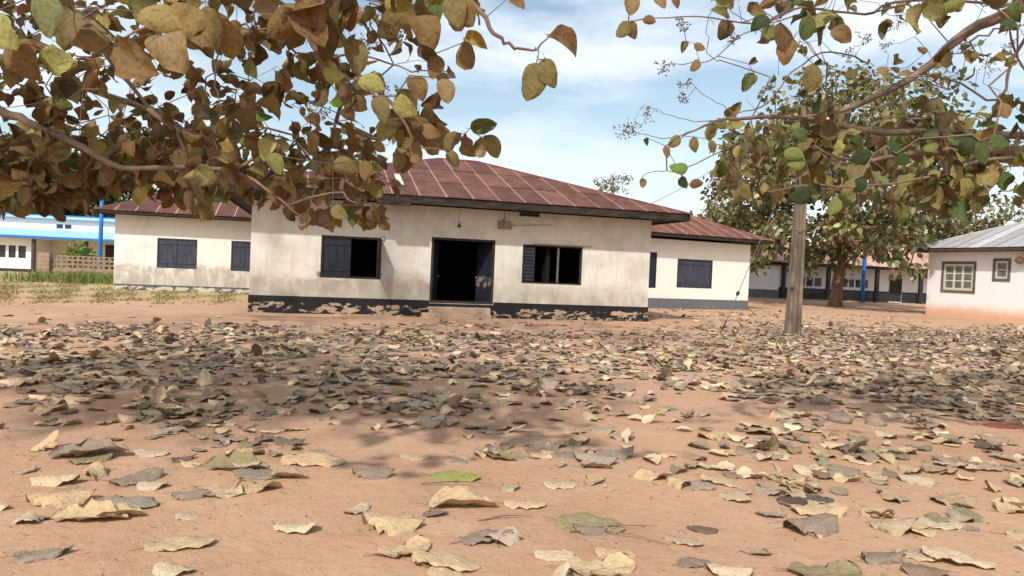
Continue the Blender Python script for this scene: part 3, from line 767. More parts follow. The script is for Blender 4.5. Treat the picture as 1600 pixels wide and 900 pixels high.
MB().box(-12, 16, 8.5, 8.7, GZ, 4.05).box(-12, -11.8, 0.2, 8.5, GZ, 4.04).box(15.8, 16, 2.81, 8.5, GZ, 4.04).build('back_wall', M_far, BB)

P = Vector((-28.1, 50.1, -0.35))
t = thing('blue_lamp_post', 'tall bright blue post with a pale lamp head rising past the garden wall', 'post', P)
MB().tube([(0, 0, -0.3), (0, 0, 3.0), (0.02, 0, 6.3)], [0.14, 0.135, 0.12], 10).build('shaft', M_blue, t, smooth=True)
lh = MB().tube([(0.02, 0, 6.3), (0.02, 0, 7.0)], 0.12, 8).build('lamp_arm', M_far, t)
MB().box(-0.75, 0.25, -0.15, 0.15, 7.0, 7.14).build('lamp_head', M_far, t, bevel=0.03)

# --- garden wall -------------------------------------------------------
GW = thing('garden_wall', 'low sandcrete wall with pierced blocks and an end pier behind the tall grass', 'wall', (-22.42, 35.29, 0), A15)
for k in range(7):
    dz = random.uniform(-0.004, 0.004)
    MB().box(-0.25 + dz, 0.25 + dz, -0.25, 0.25, k * 0.20 - 0.1, k * 0.20 + 0.09).build('block', M_block, GW, bevel=0.008)
def ring_mesh():
    m = MB(); m.box(-0.225, -0.175, -0.07, 0.07, 0, 0.20); m.box(0.175, 0.225, -0.07, 0.07, 0, 0.20)
    m.box(-0.1745, 0.1745, -0.068, 0.068, 0, 0.045); m.box(-0.1745, 0.1745, -0.068, 0.068, 0.155, 0.20); m.box(-0.025, 0.025, -0.066, 0.066, 0.0455, 0.1545)
    return m.mesh('pierced_block', M_block)
rm_ = ring_mesh(); sb_ = MB().box(-0.225, 0.225, -0.075, 0.075, 0, 0.20).mesh('block', M_block)
for r_ in range(6):
    for c in range(17):
        x = 0.50 + c * 0.46 + (0.23 if r_ % 2 else 0)
        if x > 8.2: continue
        o = obj('block' if r_ < 3 else 'pierced_block', sb_ if r_ < 3 else rm_, None, GW)
        o.location = (x, random.uniform(-0.01, 0.01), r_ * 0.208 - 0.04); o.rotation_euler = (0, random.uniform(-0.01, 0.01), 0)

# --- utility pole, guy wire, overhead wire ----------------------------
P = on_ground(1238, 524)
UP_ = thing('utility_pole', 'weathered concrete utility pole with a recessed face and rust stains', 'pole', P, radians(6))
Hp = 6.2; lean = Vector((0.0, 0, 0))
def hpole():
    V_ = []; F_ = []
    prof = lambda w, d: [(-w, -d), (-w * 0.45, -d), (-w * 0.36, -d * 0.30), (w * 0.36, -d * 0.30), (w * 0.45, -d), (w, -d), (w, d), (w * 0.45, d), (w * 0.32, d * 0.45), (-w * 0.32, d * 0.45), (-w * 0.45, d), (-w, d)]
    lv_ = 15
    for k in range(lv_ + 1):
        h = -0.4 + (Hp + 0.4) * k / lv_; f = max(h, 0) / Hp
        w, d = 0.185 - 0.085 * f, 0.14 - 0.06 * f
        V_ += [(x + 0.0085 * h, y, h) for x, y in prof(w, d)]
    for k in range(lv_):
        for j_ in range(12): F_.append((k * 12 + j_, k * 12 + (j_ + 1) % 12, (k + 1) * 12 + (j_ + 1) % 12, (k + 1) * 12 + j_))
    F_.append(tuple(lv_ * 12 + j_ for j_ in range(12)))
    return mesh('shaft', V_, F_, M_pole)
sh = obj('shaft', hpole(), None, UP_)
md = sh.modifiers.new('bevel', 'BEVEL'); md.width = 0.012; md.segments = 1
MB().box(-0.19, -0.12, -0.15, -0.13, 1.25, 1.34).build('bolt_plate', M_dframe, UP_)
MB().box(-0.14, 0.18, -0.135, -0.115, 2.9, 2.93).build('strap', M_cable, UP_)
MB().box(-0.62, 0.72, -0.17, -0.10, 5.75, 5.85).build('crossarm', M_dframe, UP_)
for x in (-0.52, 0.62): MB().tube([(x, -0.135, 5.85), (x, -0.135, 5.9), (x, -0.135, 5.95), (x, -0.135, 6.0)], [0.02, 0.05, 0.035, 0.045], 8).build('insulator', M_far, UP_)
top = UP_.matrix_basis @ Vector((-0.08, -0.02, 5.1)); top = P + Matrix.Rotation(radians(6), 3, 'Z') @ Vector((-0.1, 0, 5.1))
gp = on_ground(1128, 517)
G = thing('guy_wire', 'thin slanting guy wire with a small insulator anchored in the sand', 'wire', gp)
dv_ = top - gp
MB().tube([Vector((0, 0, -0.05)), dv_ * 0.32, dv_ * 0.66, dv_], 0.011, 5).build('strand', M_cable, G)
MB().tube([dv_ * 0.20, dv_ * 0.205, dv_ * 0.22, dv_ * 0.225], [0.015, 0.05, 0.05, 0.015], 8).build('insulator', M_dframe, G)
MB().tube([dv_ * 0.0, dv_ * 0.06], 0.022, 6).build('anchor_rod', M_dframe, G)
a_ = Vector((-7.24, 20.28, 0)) + Matrix.Rotation(A15, 3, 'Z') @ Vector((11.2, -0.8, 3.5)); b_ = P + Matrix.Rotation(radians(6), 3, 'Z') @ Vector((-0.52, -0.135, 5.98))
OW = thing('overhead_wire', 'sagging service wire running from the bungalow roof up to the concrete pole', 'wire', a_)
MB().tube([(b_ - a_) * k - Vector((0, 0, 0.5 * 4 * k * (1 - k) * 0.4)) for k in np.linspace(0, 1, 13)], 0.009, 5).build('strand', M_cable, OW)

# ------------------------------------------------------------------ trees
def tree_skeleton(root, targets, jitter=0.15, step=0.9, bias=0.0, rs=None):
    """grow branches from the root nodes to all targets, each linked to the nearest grown node"""
    rs = rs or np.random.default_rng(3)
    N = [np.array(p, float) for p in root[0]]; par = list(root[1])
    T_ = [np.array(t, float) for t in targets]; left = list(range(len(T_)))
    TA = np.array(T_); best = np.full(len(T_), 1e9); bi = np.zeros(len(T_), int)
    def upd(k):
        d = np.linalg.norm(TA - N[k], axis=1); m = d < best; best[m] = d[m]; bi[m] = k
    for k in range(len(N)): upd(k)
    done = np.zeros(len(T_), bool); tip = np.zeros(len(T_), int)
    for _ in range(len(T_)):
        bb = np.where(done, 1e9, best); t = int(np.argmin(bb)); k = int(bi[t]); a = N[k]; b = T_[t]; L_ = np.linalg.norm(b - a)
        ns = max(1, int(L_ / step)); prev = k
        for q_ in range(1, ns + 1):
            f = q_ / ns; p = a + (b - a) * f
            if q_ < ns: p = p + rs.normal(0, jitter * L_ / ns * 0.5, 3) + np.array((0, 0, bias * sin(pi * f) * L_))
            N.append(p); par.append(prev); prev = len(N) - 1; upd(prev)
        done[t] = True; tip[t] = prev
    return N, par, tip


def skeleton_mesh(N, par, rmin, n0, sides=5, expo=0.5, rmax=9, skip=0):
    cnt = np.ones(len(N))
    for k in range(len(N) - 1, -1, -1):
        if par[k] >= 0: cnt[par[k]] += cnt[k]
    r = np.minimum(rmin * (cnt / n0 + 0.6) ** expo, rmax)
    mb = MB()
    ch = {}
    for k in range(len(N)):
        if par[k] >= 0: ch.setdefault(par[k], []).append(k)
    # follow the thickest child to make long smooth chains
    used = set()
    for k in range(skip, len(N)):
        if k in used or par[k] < 0: continue
        chain = [par[k], k]; used.add(k)
        while chain[-1] in ch:
            c = max((c for c in ch[chain[-1]] if c not in used), key=lambda c: cnt[c], default=None)
            if c is None: break
            chain.append(c); used.add(c)
        rr = [min(r[chain[0]], r[chain[1]] * 1.15)] + [r[c] for c in chain[1:]]
        mb.tube([N[c] for c in chain], rr, sides)
    return mb


def scatter_leaves(P, D_, Nn, S_, shapes, choice, cols):
    """joined leaves: bases P, tip directions D_, normals Nn, lengths S_"""
    D_ = D_ / np.linalg.norm(D_, axis=1, keepdims=True)
    Nn = Nn - (Nn * D_).sum(1, keepdims=True) * D_; Nn /= np.linalg.norm(Nn, axis=1, keepdims=True) + 1e-9
    X = np.cross(D_, Nn)
    VV, QQ, UU, CC = [], [], [], []; off = 0
    for si, (v, q_, uv) in enumerate(shapes):
        idx = np.where(choice == si)[0]
        if not len(idx): continue
        loc = v[None] * S_[idx][:, None, None]
        w = P[idx][:, None] + loc[..., 0:1] * X[idx][:, None] + loc[..., 1:2] * D_[idx][:, None] + loc[..., 2:3] * Nn[idx][:, None]
        VV.append(w.reshape(-1, 3)); n = len(v)
        QQ.append((q_[None] + (np.arange(len(idx)) * n)[:, None, None] + off).reshape(-1, q_.shape[1])); off += n * len(idx)
        UU.append(np.tile(uv, (len(idx), 1))); CC.append(np.repeat(cols[idx], n, 0))
    return np.concatenate(VV), np.concatenate(QQ), np.concatenate(UU), np.concatenate(CC)


def unit(v): return v / (np.linalg.norm(v, axis=-1, keepdims=True) + 1e-9)

def pal(n, table, rs, jit=0.18):
    w = np.array([t[0] for t in table], float); w /= w.sum()
    k = rs.choice(len(table), n, p=w); c = np.array([t[1] for t in table])[k]
    return np.clip(c * (1 + rs.normal(0, jit, (n, 1))) * (1 + rs.normal(0, 0.05, (n, 3))), 0.008, 0.9)

def far_tree(name, label, base, height, crown_z, rad, nclump, leaf, per, palette, seed, trunk_r=0.3, clump_r=1.0, squash=0.75, group=None, cat='tree', droop=0.5, gaps=0.5, trunk_mat=None, skirt=False):
    rs = np.random.default_rng(seed)
    t = thing(name, label, cat, base, 0, group)
    zc = (crown_z + height) / 2; hz = (height - crown_z) / 2
    C_ = []
    while len(C_) < nclump:
        p = rs.uniform(-1, 1, 3)
        rr = np.linalg.norm(p)
        if skirt and p[2] < 0:
            if np.hypot(p[0], p[1]) > (0.70 if p[0] > 0 else 0.98) - 0.12 * abs(p[2]): continue
        elif rr > 1 or rr < 0.25: continue
        ang = atan2(p[1], p[0]); bump = 1 + 0.22 * sin(2 * ang + seed) + 0.15 * sin(5 * ang + 2 * seed + 3 * p[2])
        prof = 1.0 if p[2] < 0 else (1 - 0.25 * p[2])
        C_.append((p[0] * rad * bump * prof, p[1] * rad * bump * prof, zc + p[2] * hz * (0.86 + 0.14 * sin(3 * ang + seed))))
    fork = crown_z * 0.95 + 0.05 * height
    nodes = [np.array((0, 0, -0.2)), np.array((0.05, 0, fork * 0.5)), np.array((rs.normal(0, .15), rs.normal(0, .15), fork))]
    for k in range(1, 5): nodes.append(np.array((rs.normal(0, .3), rs.normal(0, .3), fork + (height * 0.8 - fork) * k / 4)))
    par = [-1, 0, 1, 2, 3, 4, 5]
    N, par, tip = tree_skeleton((nodes, par), C_, 0.25, 1.2, 0.06, rs)
    mb = MB(); rb = trunk_r
    pts = [Vector(nodes[0]), Vector(nodes[0]) + Vector((0, 0, 0.5)), Vector(nodes[1]), Vector(nodes[2]) ]
    mb.tube(pts, [rb * 1.5, rb * 1.08, rb * 0.95, rb * 0.85], 12)
    # low root flares
    mb.build('trunk', trunk_mat or M_farbark, t, smooth=True)
    skeleton_mesh(N, par, trunk_r * 0.10, 3, 5, 0.55, trunk_r * 0.8, skip=3).build('limb', trunk_mat or M_farbark, t, kind='stuff')
    C2 = np.array([N[k] for k in tip]); n = nclump * per
    ci = rs.integers(0, nclump, n)
    keep = rs.uniform(0, 1, n) < (0.45 + 0.55 * rs.uniform(0, 1, nclump)[ci]); ci = ci[keep]; n = len(ci)
    d = unit(rs.normal(0, 1, (n, 3))) * (rs.uniform(0, 1, (n, 1)) ** 0.45) * clump_r * (0.6 + 0.7 * rs.uniform(0, 1, (nclump, 1))[ci])
    d[:, 2] *= squash
    P_ = C2[ci] + d
    P_[:, 2] = np.where(P_[:, 2] < crown_z - 0.2, crown_z - 0.2 + rs.uniform(0, 0.5, n), P_[:, 2])
    dirs = unit(d) * 0.8 + rs.normal(0, 0.45, (n, 3)); dirs[:, 2] -= droop
    nrm = rs.normal(0, 0.6, (n, 3)) + np.array((0, 0, 1.0)) + unit(d) * 0.4
    cc = pal(n, palette, rs)
    cl = rs.normal(1, 0.15, (nclump, 1))[ci]; cc = np.clip(cc * cl, 0.006, 0.9)
    V_, Q_, U_, K_ = scatter_leaves(P_, dirs, nrm, leaf * rs.uniform(0.7, 1.25, n), FAR_SHAPES, rs.integers(0, len(FAR_SHAPES), n), cc)
    obj('crown', mesh_np('crown', V_, Q_, M_leafs, uv=U_, col=K_), None, t, kind='stuff')
    return t

def simple_leaf(seed):
    r = np.random.default_rng(seed); f = r.uniform(0.1, 0.3); c = r.uniform(-0.5, 0.1)
    V_ = []; U_ = []
    for t_, w in ((0, 0.06), (0.28, 0.38), (0.62, 0.33), (1.0, 0.04)):
        for s_ in (-1, 0, 1): V_.append((s_ * w, t_, abs(s_) * w * f + c * t_ * t_)); U_.append((0.5 + s_ / 2, t_))
    Q_ = [(i * 3 + j, i * 3 + j + 1, (i + 1) * 3 + j + 1, (i + 1) * 3 + j) for i in range(3) for j in range(2)]
    return np.array(V_), np.array(Q_), np.array(U_)
FAR_SHAPES = [simple_leaf(k) for k in range(5)]
OLIVE = [(4, (0.20, 0.20, 0.075)), (3, (0.28, 0.26, 0.12)), (3, (0.11, 0.135, 0.045)), (0.7, (0.22, 0.16, 0.08)), (2.4, (0.42, 0.39, 0.21)), (2.0, (0.07, 0.105, 0.035))]
DARKG = [(4, (0.045, 0.075, 0.028)), (3, (0.07, 0.10, 0.04)), (2, (0.03, 0.05, 0.022)), (1, (0.12, 0.13, 0.05))]
PALEG = [(3, (0.15, 0.18, 0.075)), (2, (0.20, 0.21, 0.11)), (1, (0.24, 0.18, 0.10))]

P = on_ground(1305, 479)
far_tree('teak_tree', 'big broad-leaved tree with reddish brown trunk and olive-brown crown shading the verandah block', P, 15.4, 1.9, 9.3, 400, 0.37, 46, OLIVE, 5, 0.37, 1.05, 0.7, skirt=True, trunk_mat=mottled('reddish_bark', (0.25, 0.145, 0.095), (0.14, 0.085, 0.06), 3, bump=0.8, stretch=(2, 2, .4)))
far_tree('background_tree', 'small sparse pale tree poking over the bungalow roof slope', (10.3, 80, 0), 12.6, 9.8, 2.1, 26, 0.22, 26, PALEG, 9, 0.16, 0.5, group='trees far behind the buildings')
far_tree('background_tree', 'olive bushy tree rising just behind the small rust-red roof', (17.5, 60, 0), 8.4, 2.0, 4.0, 90, 0.36, 50, OLIVE, 11, 0.2, 1.0, group='trees far behind the buildings')
far_tree('background_tree', 'dark green tree behind the left rear house roof', (-36, 76, -0.3), 12.5, 3.0, 6.5, 150, 0.42, 60, DARKG, 12, 0.3, 1.3, group='trees far behind the buildings')
far_tree('background_tree', 'dark green tree rising beyond the blue lamp post', (-47, 74, -0.3), 11.5, 3.0, 5.5, 130, 0.42, 60, DARKG, 13, 0.3, 1.2, group='trees far behind the buildings')
far_tree('background_tree', 'loose green tree behind the blue-trimmed block near its far end', (-60, 84, -0.3), 11.0, 3.0, 6.5, 120, 0.42, 50, DARKG, 14, 0.3, 1.2, group='trees far behind the buildings')
far_tree('background_tree', 'rounded green tree beyond the bungalow and left rear house', (-22, 80, -0.3), 11.0, 3.0, 6.0, 110, 0.42, 55, DARKG, 15, 0.3, 1.2, group='trees far behind the buildings')
far_tree('background_tree', 'olive tree behind the grey-blue roofed house', (44, 78, 0), 13.5, 3.0, 8.0, 150, 0.45, 50, OLIVE, 16, 0.3, 1.4, group='trees far behind the buildings')

def palm(base, h, seed, label):
    rs = np.random.default_rng(seed)
    t = thing('palm_tree', label, 'palm tree', base, 0, 'palms behind the blue-trimmed block')
    pts = [Vector((0.3 * sin(k * 0.5) * k / 6, 0, h * k / 6)) for k in range(7)]
    MB().tube(pts, [0.26, 0.2, 0.18, 0.17, 0.16, 0.16, 0.2], 8).build('trunk', M_farbark, t, smooth=True)
    mb = MB(); topp = pts[-1]
    for k in range(20):
        a = k * 2.4 + rs.uniform(-.2, .2); el = rs.uniform(-0.3, 1.1); L_ = rs.uniform(2.6, 3.4)
        pp = []; p = Vector(topp); d = Vector((cos(a) * cos(el), sin(a) * cos(el), sin(el)))
        for s_ in range(9): pp.append(p.copy()); p += d * L_ / 8; d = (d + Vector((0, 0, -0.17))).normalized()
        side = Vector((-sin(a), cos(a), 0))
        for s_ in range(1, 8):
            for sg in (-1, 1):
                b0 = pp[s_]; dd = (pp[s_ + 1] - pp[s_]).normalized(); le = 0.85 * sin(pi * (s_ + 1) / 9.5)
                tipp = b0 + (side * sg + dd * 0.5 - Vector((0, 0, 0.45))) * le
                mb.add([b0 - dd * 0.06, b0 + dd * 0.09, tipp], [(0, 1, 2)])
                b1 = b0 + dd * L_ / 16; tipp = b1 + (side * sg + dd * 0.5 - Vector((0, 0, 0.45))) * le
                mb.add([b1 - dd * 0.06, b1 + dd * 0.09, tipp], [(0, 1, 2)])
        mb.tube(pp, [0.03] * 9, 3)
    mb.build('crown', mottled('palm_frond_green', (0.05, 0.085, 0.03), (0.09, 0.13, 0.045), 3), t, kind='stuff')
palm((-44.5, 70, -0.33), 6.9, 1, 'palm with arching fronds and bare trunk above the paired small windows')
palm((-41.3, 72, -0.33), 8.2, 2, 'taller palm between the dark green trees and the blue lamp post')
palm((-53, 73, -0.33), 6.6, 3, 'short palm drooping behind the roof of the blue-trimmed block')

# ------------------------------------------------------------------ near teak branches
def can_set(nl, nw): return [leaf_shape(100 + k, nl, nw, wid=w, fold=f, curl=c, wave=wv_ * 1.2, rag=rg * 0.8, roll=ro, twist=tw, crink=0.006, blunt=0.70) for k, (w, f, c, wv_, rg, ro, tw) in enumerate([
    (0.42, 0.20, -0.35, 0.03, 0.10, 0.2, 0.2), (0.45, 0.35, -0.6, 0.05, 0.15, 0.1, -0.4), (0.40, 0.10, 0.25, 0.04, 0.12, 0.5, 0.5),
    (0.44, 0.55, -0.2, 0.06, 0.30, 0.0, 0.3), (0.38, 0.9, -0.5, 0.05, 0.20, 0.0, -0.3), (0.46, 0.15, -0.9, 0.05, 0.10, 0.3, 0.0),
    (0.43, 0.30, 0.45, 0.08, 0.35, 0.3, 0.6), (0.36, 1.5, -0.4, 0.05, 0.15, 0.0, 0.4), (0.41, 0.25, -0.15, 0.02, 0.08, 0.4, -0.2), (0.40, 0.4, -1.3, 0.06, 0.25, 0.2, 0.2)])]
CAN, CAN_HI = can_set(6, 4), can_set(10, 6)
CAN_ME = [mesh_np('leaf_blade', v, q_, M_leaf, uv=u_) for v, q_, u_ in CAN_HI]
TEAK = [(5, (0.195, 0.125, 0.050)), (4, (0.25, 0.17, 0.068)), (3.5, (0.125, 0.076, 0.032)), (2.4, (0.33, 0.235, 0.10)), (3.4, (0.21, 0.185, 0.065)), (1.1, (0.38, 0.33, 0.13)), (0.5, (0.12, 0.17, 0.05)), (0.4, (0.24, 0.125, 0.06))]
TEAK2 = [(4, (0.20, 0.155, 0.06)), (3, (0.25, 0.20, 0.08)), (2, (0.14, 0.10, 0.04)), (4, (0.18, 0.19, 0.06)), (1.4, (0.31, 0.28, 0.10)), (2.4, (0.09, 0.135, 0.04)), (0.3, (0.28, 0.16, 0.07))]


def canopy(name, label, trunk_pts, trunk_r, limbs, clusters, hand, palette, seed, nobj=290, crowns=None, panicles=()):
    rs = np.random.default_rng(seed)
    base = Vector(trunk_pts[0]); t = thing(name, label, 'tree', base)
    loc = lambda p: Vector(p) - base
    MB().tube([loc(p) for p in trunk_pts], trunk_r, 14).build('trunk', M_bark, t, smooth=True)
    nodes, par = [], []
    for pts, r0, r1 in limbs:
        pts = [Vector(p) for p in pts]
        # smooth the polyline
        sm = []
        for k in range(len(pts) - 1):
            p0, p1, p2, p3 = pts[max(k - 1, 0)], pts[k], pts[k + 1], pts[min(k + 2, len(pts) - 1)]
            for f in (0, .25, .5, .75):
                sm.append(0.5 * ((2 * p1) + (p2 - p0) * f + (2 * p0 - 5 * p1 + 4 * p2 - p3) * f * f + (3 * p1 - p0 - 3 * p2 + p3) * f ** 3) + Vector(rs.normal(0, 0.006, 3)))
        sm.append(pts[-1])
        rr = [r0 + (r1 - r0) * (k / (len(sm) - 1)) ** 0.8 for k in range(len(sm))]
        MB().tube([loc(p) for p in sm], rr, 8).build('limb', M_twig, t, smooth=True)
        for p in sm[2:]: nodes.append(np.array(p)); par.append(-1)
    T_ = [c[0] for c in clusters] + [h[0] for h in hand]
    N, par2, tip = tree_skeleton((nodes, par), T_, 0.5, 0.16, -0.04, rs)
    leaves = []   # base, dir, normal, size, shape, colour
    cen = np.mean(np.array(T_), 0)
    for ci, (c, nleaf, size) in enumerate(clusters):
        k = tip[ci]; p = np.array(N[k]); pv = np.array(N[par2[k]]) if par2[k] >= 0 else p - np.array((0, 0, 1))
        tw = unit(p - pv)
        for l_ in range(nleaf):
            b = p + (pv - p) * rs.uniform(0, 1.2) * (l_ > 1)
            dr_ = unit(rs.normal(0, 0.65, 3) + tw * 0.55 + np.array((0, 0, -0.55)))
            nr = unit(rs.normal(0, 0.75, 3) + np.array((0, -0.55, 0.45)))
            leaves.append((b + dr_ * 0.05, dr_, nr, size * rs.uniform(0.62, 1.15), int(rs.integers(0, len(CAN))), pal(1, palette, rs)[0]))
    for hi, (c, ang, size, shp, colr) in enumerate(hand):
        k = tip[len(clusters) + hi]; b = np.array(N[k])
        a = radians(ang); R3, U3, F3 = map(np.array, (_r, _u, _f))
        dr_ = R3 * cos(a) + U3 * sin(a) + F3 * rs.uniform(-0.25, 0.25)
        nr = -F3 + R3 * rs.normal(0, 0.25) + U3 * rs.normal(0, 0.25)
        leaves.append((b, unit(dr_), unit(nr), size * (0.86 if abs(size - 0.20) > 1e-6 or shp != 8 else 0.95), shp, np.array(colr) * np.array((0.86, 0.88, 0.85))))
    skeleton_mesh([n - np.array(base) for n in N], par2, 0.0021, 2.0, 4, 0.55, 0.022, skip=len(nodes)).build('twig', M_twig, t, smooth=True, kind='stuff')
    P_ = np.array([l_[0] for l_ in leaves]); x, y, dep = proj(P_)
    sz = np.array([l_[3] for l_ in leaves]) / np.maximum(dep, 0.3)
    vis = (x > -40) & (x < 1640) & (y > -60) & (y < 500) & (dep > 0.5)
    order = np.argsort(-np.where(vis, sz, 0))
    big = set(order[:nobj].tolist())
    for k in sorted(big):
        b, dr_, nr, s_, shp, c = leaves[k]
        D3 = Vector(dr_).normalized(); N3 = Vector(nr); N3 = (N3 - D3 * N3.dot(D3)).normalized(); X3 = D3.cross(N3)
        o = obj('leaf', CAN_ME[shp], None, t)
        Mx = Matrix((X3, D3, N3)).transposed().to_4x4() @ Matrix.Diagonal((s_, s_, s_, 1)); Mx.translation = Vector(b) - base
        o.matrix_basis = Mx; o.color = (*c, 1)
    rest = [k for k in range(len(leaves)) if k not in big]
    Pb = [leaves[k][0] for k in rest]; Dd = [leaves[k][1] for k in rest]; Nn_ = [leaves[k][2] for k in rest]; Ss = [leaves[k][3] for k in rest]; Sh = [leaves[k][4] for k in rest]; Cc = [leaves[k][5] for k in rest]
    def joined(nm, Pb, Dd, Nn_, Ss, Sh, Cc, shapes):
        V_, Q_, U_, K_ = scatter_leaves(np.array(Pb) - np.array(base), np.array(Dd), np.array(Nn_), np.array(Ss), shapes, np.array(Sh), np.array(Cc))
        obj(nm, mesh_np(nm, V_, Q_, M_leafs, uv=U_, col=K_), None, t, kind='stuff')
    if rest: joined('foliage', Pb, Dd, Nn_, Ss, Sh, Cc, CAN)
    for crown in (crowns or ()):
        (cc, cr, n) = crown
        d = unit(rs.normal(0, 1, (n, 3))) * rs.uniform(0.15, 1, (n, 1)) ** 0.5
        gaps_ = np.sin(d[:, 0] * 9 + seed) * np.sin(d[:, 1] * 8) * np.sin(d[:, 2] * 7 + 1)
        d = d[gaps_ > -0.18]
        Pc = np.array(cc) + d * np.array(cr); x, y, dep = proj(Pc)
        Pc = Pc[~((dep > 0.2) & (x > -90) & (x < 1690) & (y > -90))]; Pc = Pc[Pc[:, 2] > 2.0]; n = len(Pc)
        dd = rs.normal(0, 0.6, (n, 3)) + np.array((0, 0, -0.5)); nn_ = rs.normal(0, 0.7, (n, 3)) + np.array((0, 0, 0.7))
        joined('unseen_upper_crown', Pc, dd, nn_, rs.uniform(0.18, 0.30, n), rs.integers(0, 5, n), pal(n, palette, rs), FAR_SHAPES)  # foliage kept out of view, there to shade branches, yard and facade
        # boughs carrying the unseen upper crown
        pick = Pc[rs.choice(n, min(n, 70), replace=False)]
        tt = [np.array(trunk_pts[-1])] + [np.array(trunk_pts[-1]) + (np.array(cc) + np.array((0, 0, cr[2] * 0.5)) - np.array(trunk_pts[-1])) * f for f in (0.25, 0.5, 0.75, 1)]
        def offscreen(p):
            x, y, dep = proj(p); return not (dep > 0.2 and -60 < x < 1660 and y > -60)
        N2, p2, _t = tree_skeleton((tt, [-1, 0, 1, 2, 3]), pick, 0.2, 0.8, 0.0, rs)
        ok = [offscreen(p) for p in N2]
        p2 = [(-1 if (p < 0 or not ok[k] or not ok[p]) else p) for k, p in enumerate(p2)]
        skeleton_mesh([q_ - np.array(base) for q_ in N2], p2, 0.014, 1.5, 5, 0.6, 0.13).build('bough', M_bark, t, kind='stuff')
    for pc, rad_ in panicles:
        mb = MB(); pc = Vector(pc); d0 = [n for n in N]
        near_ = min(range(len(N)), key=lambda k: (Vector(N[k]) - pc).length); s0 = Vector(N[near_])
        mb.tube([loc(s0), loc(s0 + (pc - s0) * 0.5 + Vector((0, 0, -0.02))), loc(pc)], [0.003, 0.002, 0.0018], 4)
        for q_ in range(14):
            e = pc + Vector(unit(rs.normal(0, 1, 3)) * rad_ * rs.uniform(0.5, 1)); mid_ = pc.lerp(e, 0.5) + Vector(rs.normal(0, rad_ * 0.1, 3))
            mb.tube([loc(pc), loc(mid_), loc(e)], [0.0016, 0.0013, 0.001], 3)
            for _q in range(3):
                c_ = loc(e) + Vector(rs.normal(0, rad_ * 0.14, 3)); s_ = rs.uniform(0.004, 0.008)
                mb.add([c_ + Vector(v) * s_ for v in ((1, 0, 0), (-1, 0, 0), (0, 1, 0), (0, -1, 0), (0, 0, 1), (0, 0, -1))], [(0, 2, 4), (2, 1, 4), (1, 3, 4), (3, 0, 4), (2, 0, 5), (1, 2, 5), (3, 1, 5), (0, 3, 5)])
        mb.build('seed_cluster', M_twig, t, kind='stuff')
    return t

def zone(rs, n, x0, x1, y0, y1, d0, d1, lo, size, kmin=3, kmax=6, ok=None):
    R_ = []
    while len(R_) < n:
        x, y = rs.uniform(x0, x1), rs.uniform(y0, y1)
        if y > lo(x) or (ok and not ok(x, y)): continue
        R_.append((np.array(at(x, y, rs.uniform(d0, d1))), int(rs.integers(kmin, kmax + 1)), size * rs.uniform(0.85, 1.15)))
    return R_
rsL = np.random.default_rng(21)
loL = lambda x: np.interp(x, [-100, 0, 150, 250, 300, 345, 400, 480, 590, 620, 700, 760], [330, 328, 318, 302, 318, 322, 332, 350, 344, 262, 234, 205]) - 14
okL = lambda x, y: not (x > 545 and 55 < y < 100) and not (x > 720) and not (x > 665 and 120 < y < 200)
cl = []
cl += zone(rsL, 235, -60, 345, 200, 330, 5.2, 8.4, loL, 0.165, 3, 6)
cl += zone(rsL, 95, -60, 330, 0, 215, 5.0, 8.0, loL, 0.16, 2, 5)
cl += zone(rsL, 110, -60, 640, -20, 300, 4.2, 7.0, loL, 0.18, 0, 0, okL)
cl += zone(rsL, 66, 320, 700, -20, 205, 4.2, 6.8, loL, 0.155, 2, 5, okL)
cl += zone(rsL, 84, 300, 610, 200, 345, 4.4, 6.8, loL, 0.155, 2, 5, okL)
cl += zone(rsL, 8, 600, 700, 150, 245, 4.2, 5.5, loL, 0.2, 2, 4)
cl += zone(rsL, 26, -60, 740, -60, 20, 3.6, 6.0, loL, 0.24, 3, 5)
cl += zone(rsL, 40, -260, -60, -40, 330, 4.5, 8.0, lambda x: 330, 0.24, 3, 5)
GOLD, YG, BR, DB, OB, GR, TAN = (0.40, 0.30, 0.12), (0.42, 0.40, 0.14), (0.27, 0.165, 0.075), (0.17, 0.10, 0.05), (0.25, 0.20, 0.085), (0.12, 0.22, 0.05), (0.36, 0.25, 0.13)
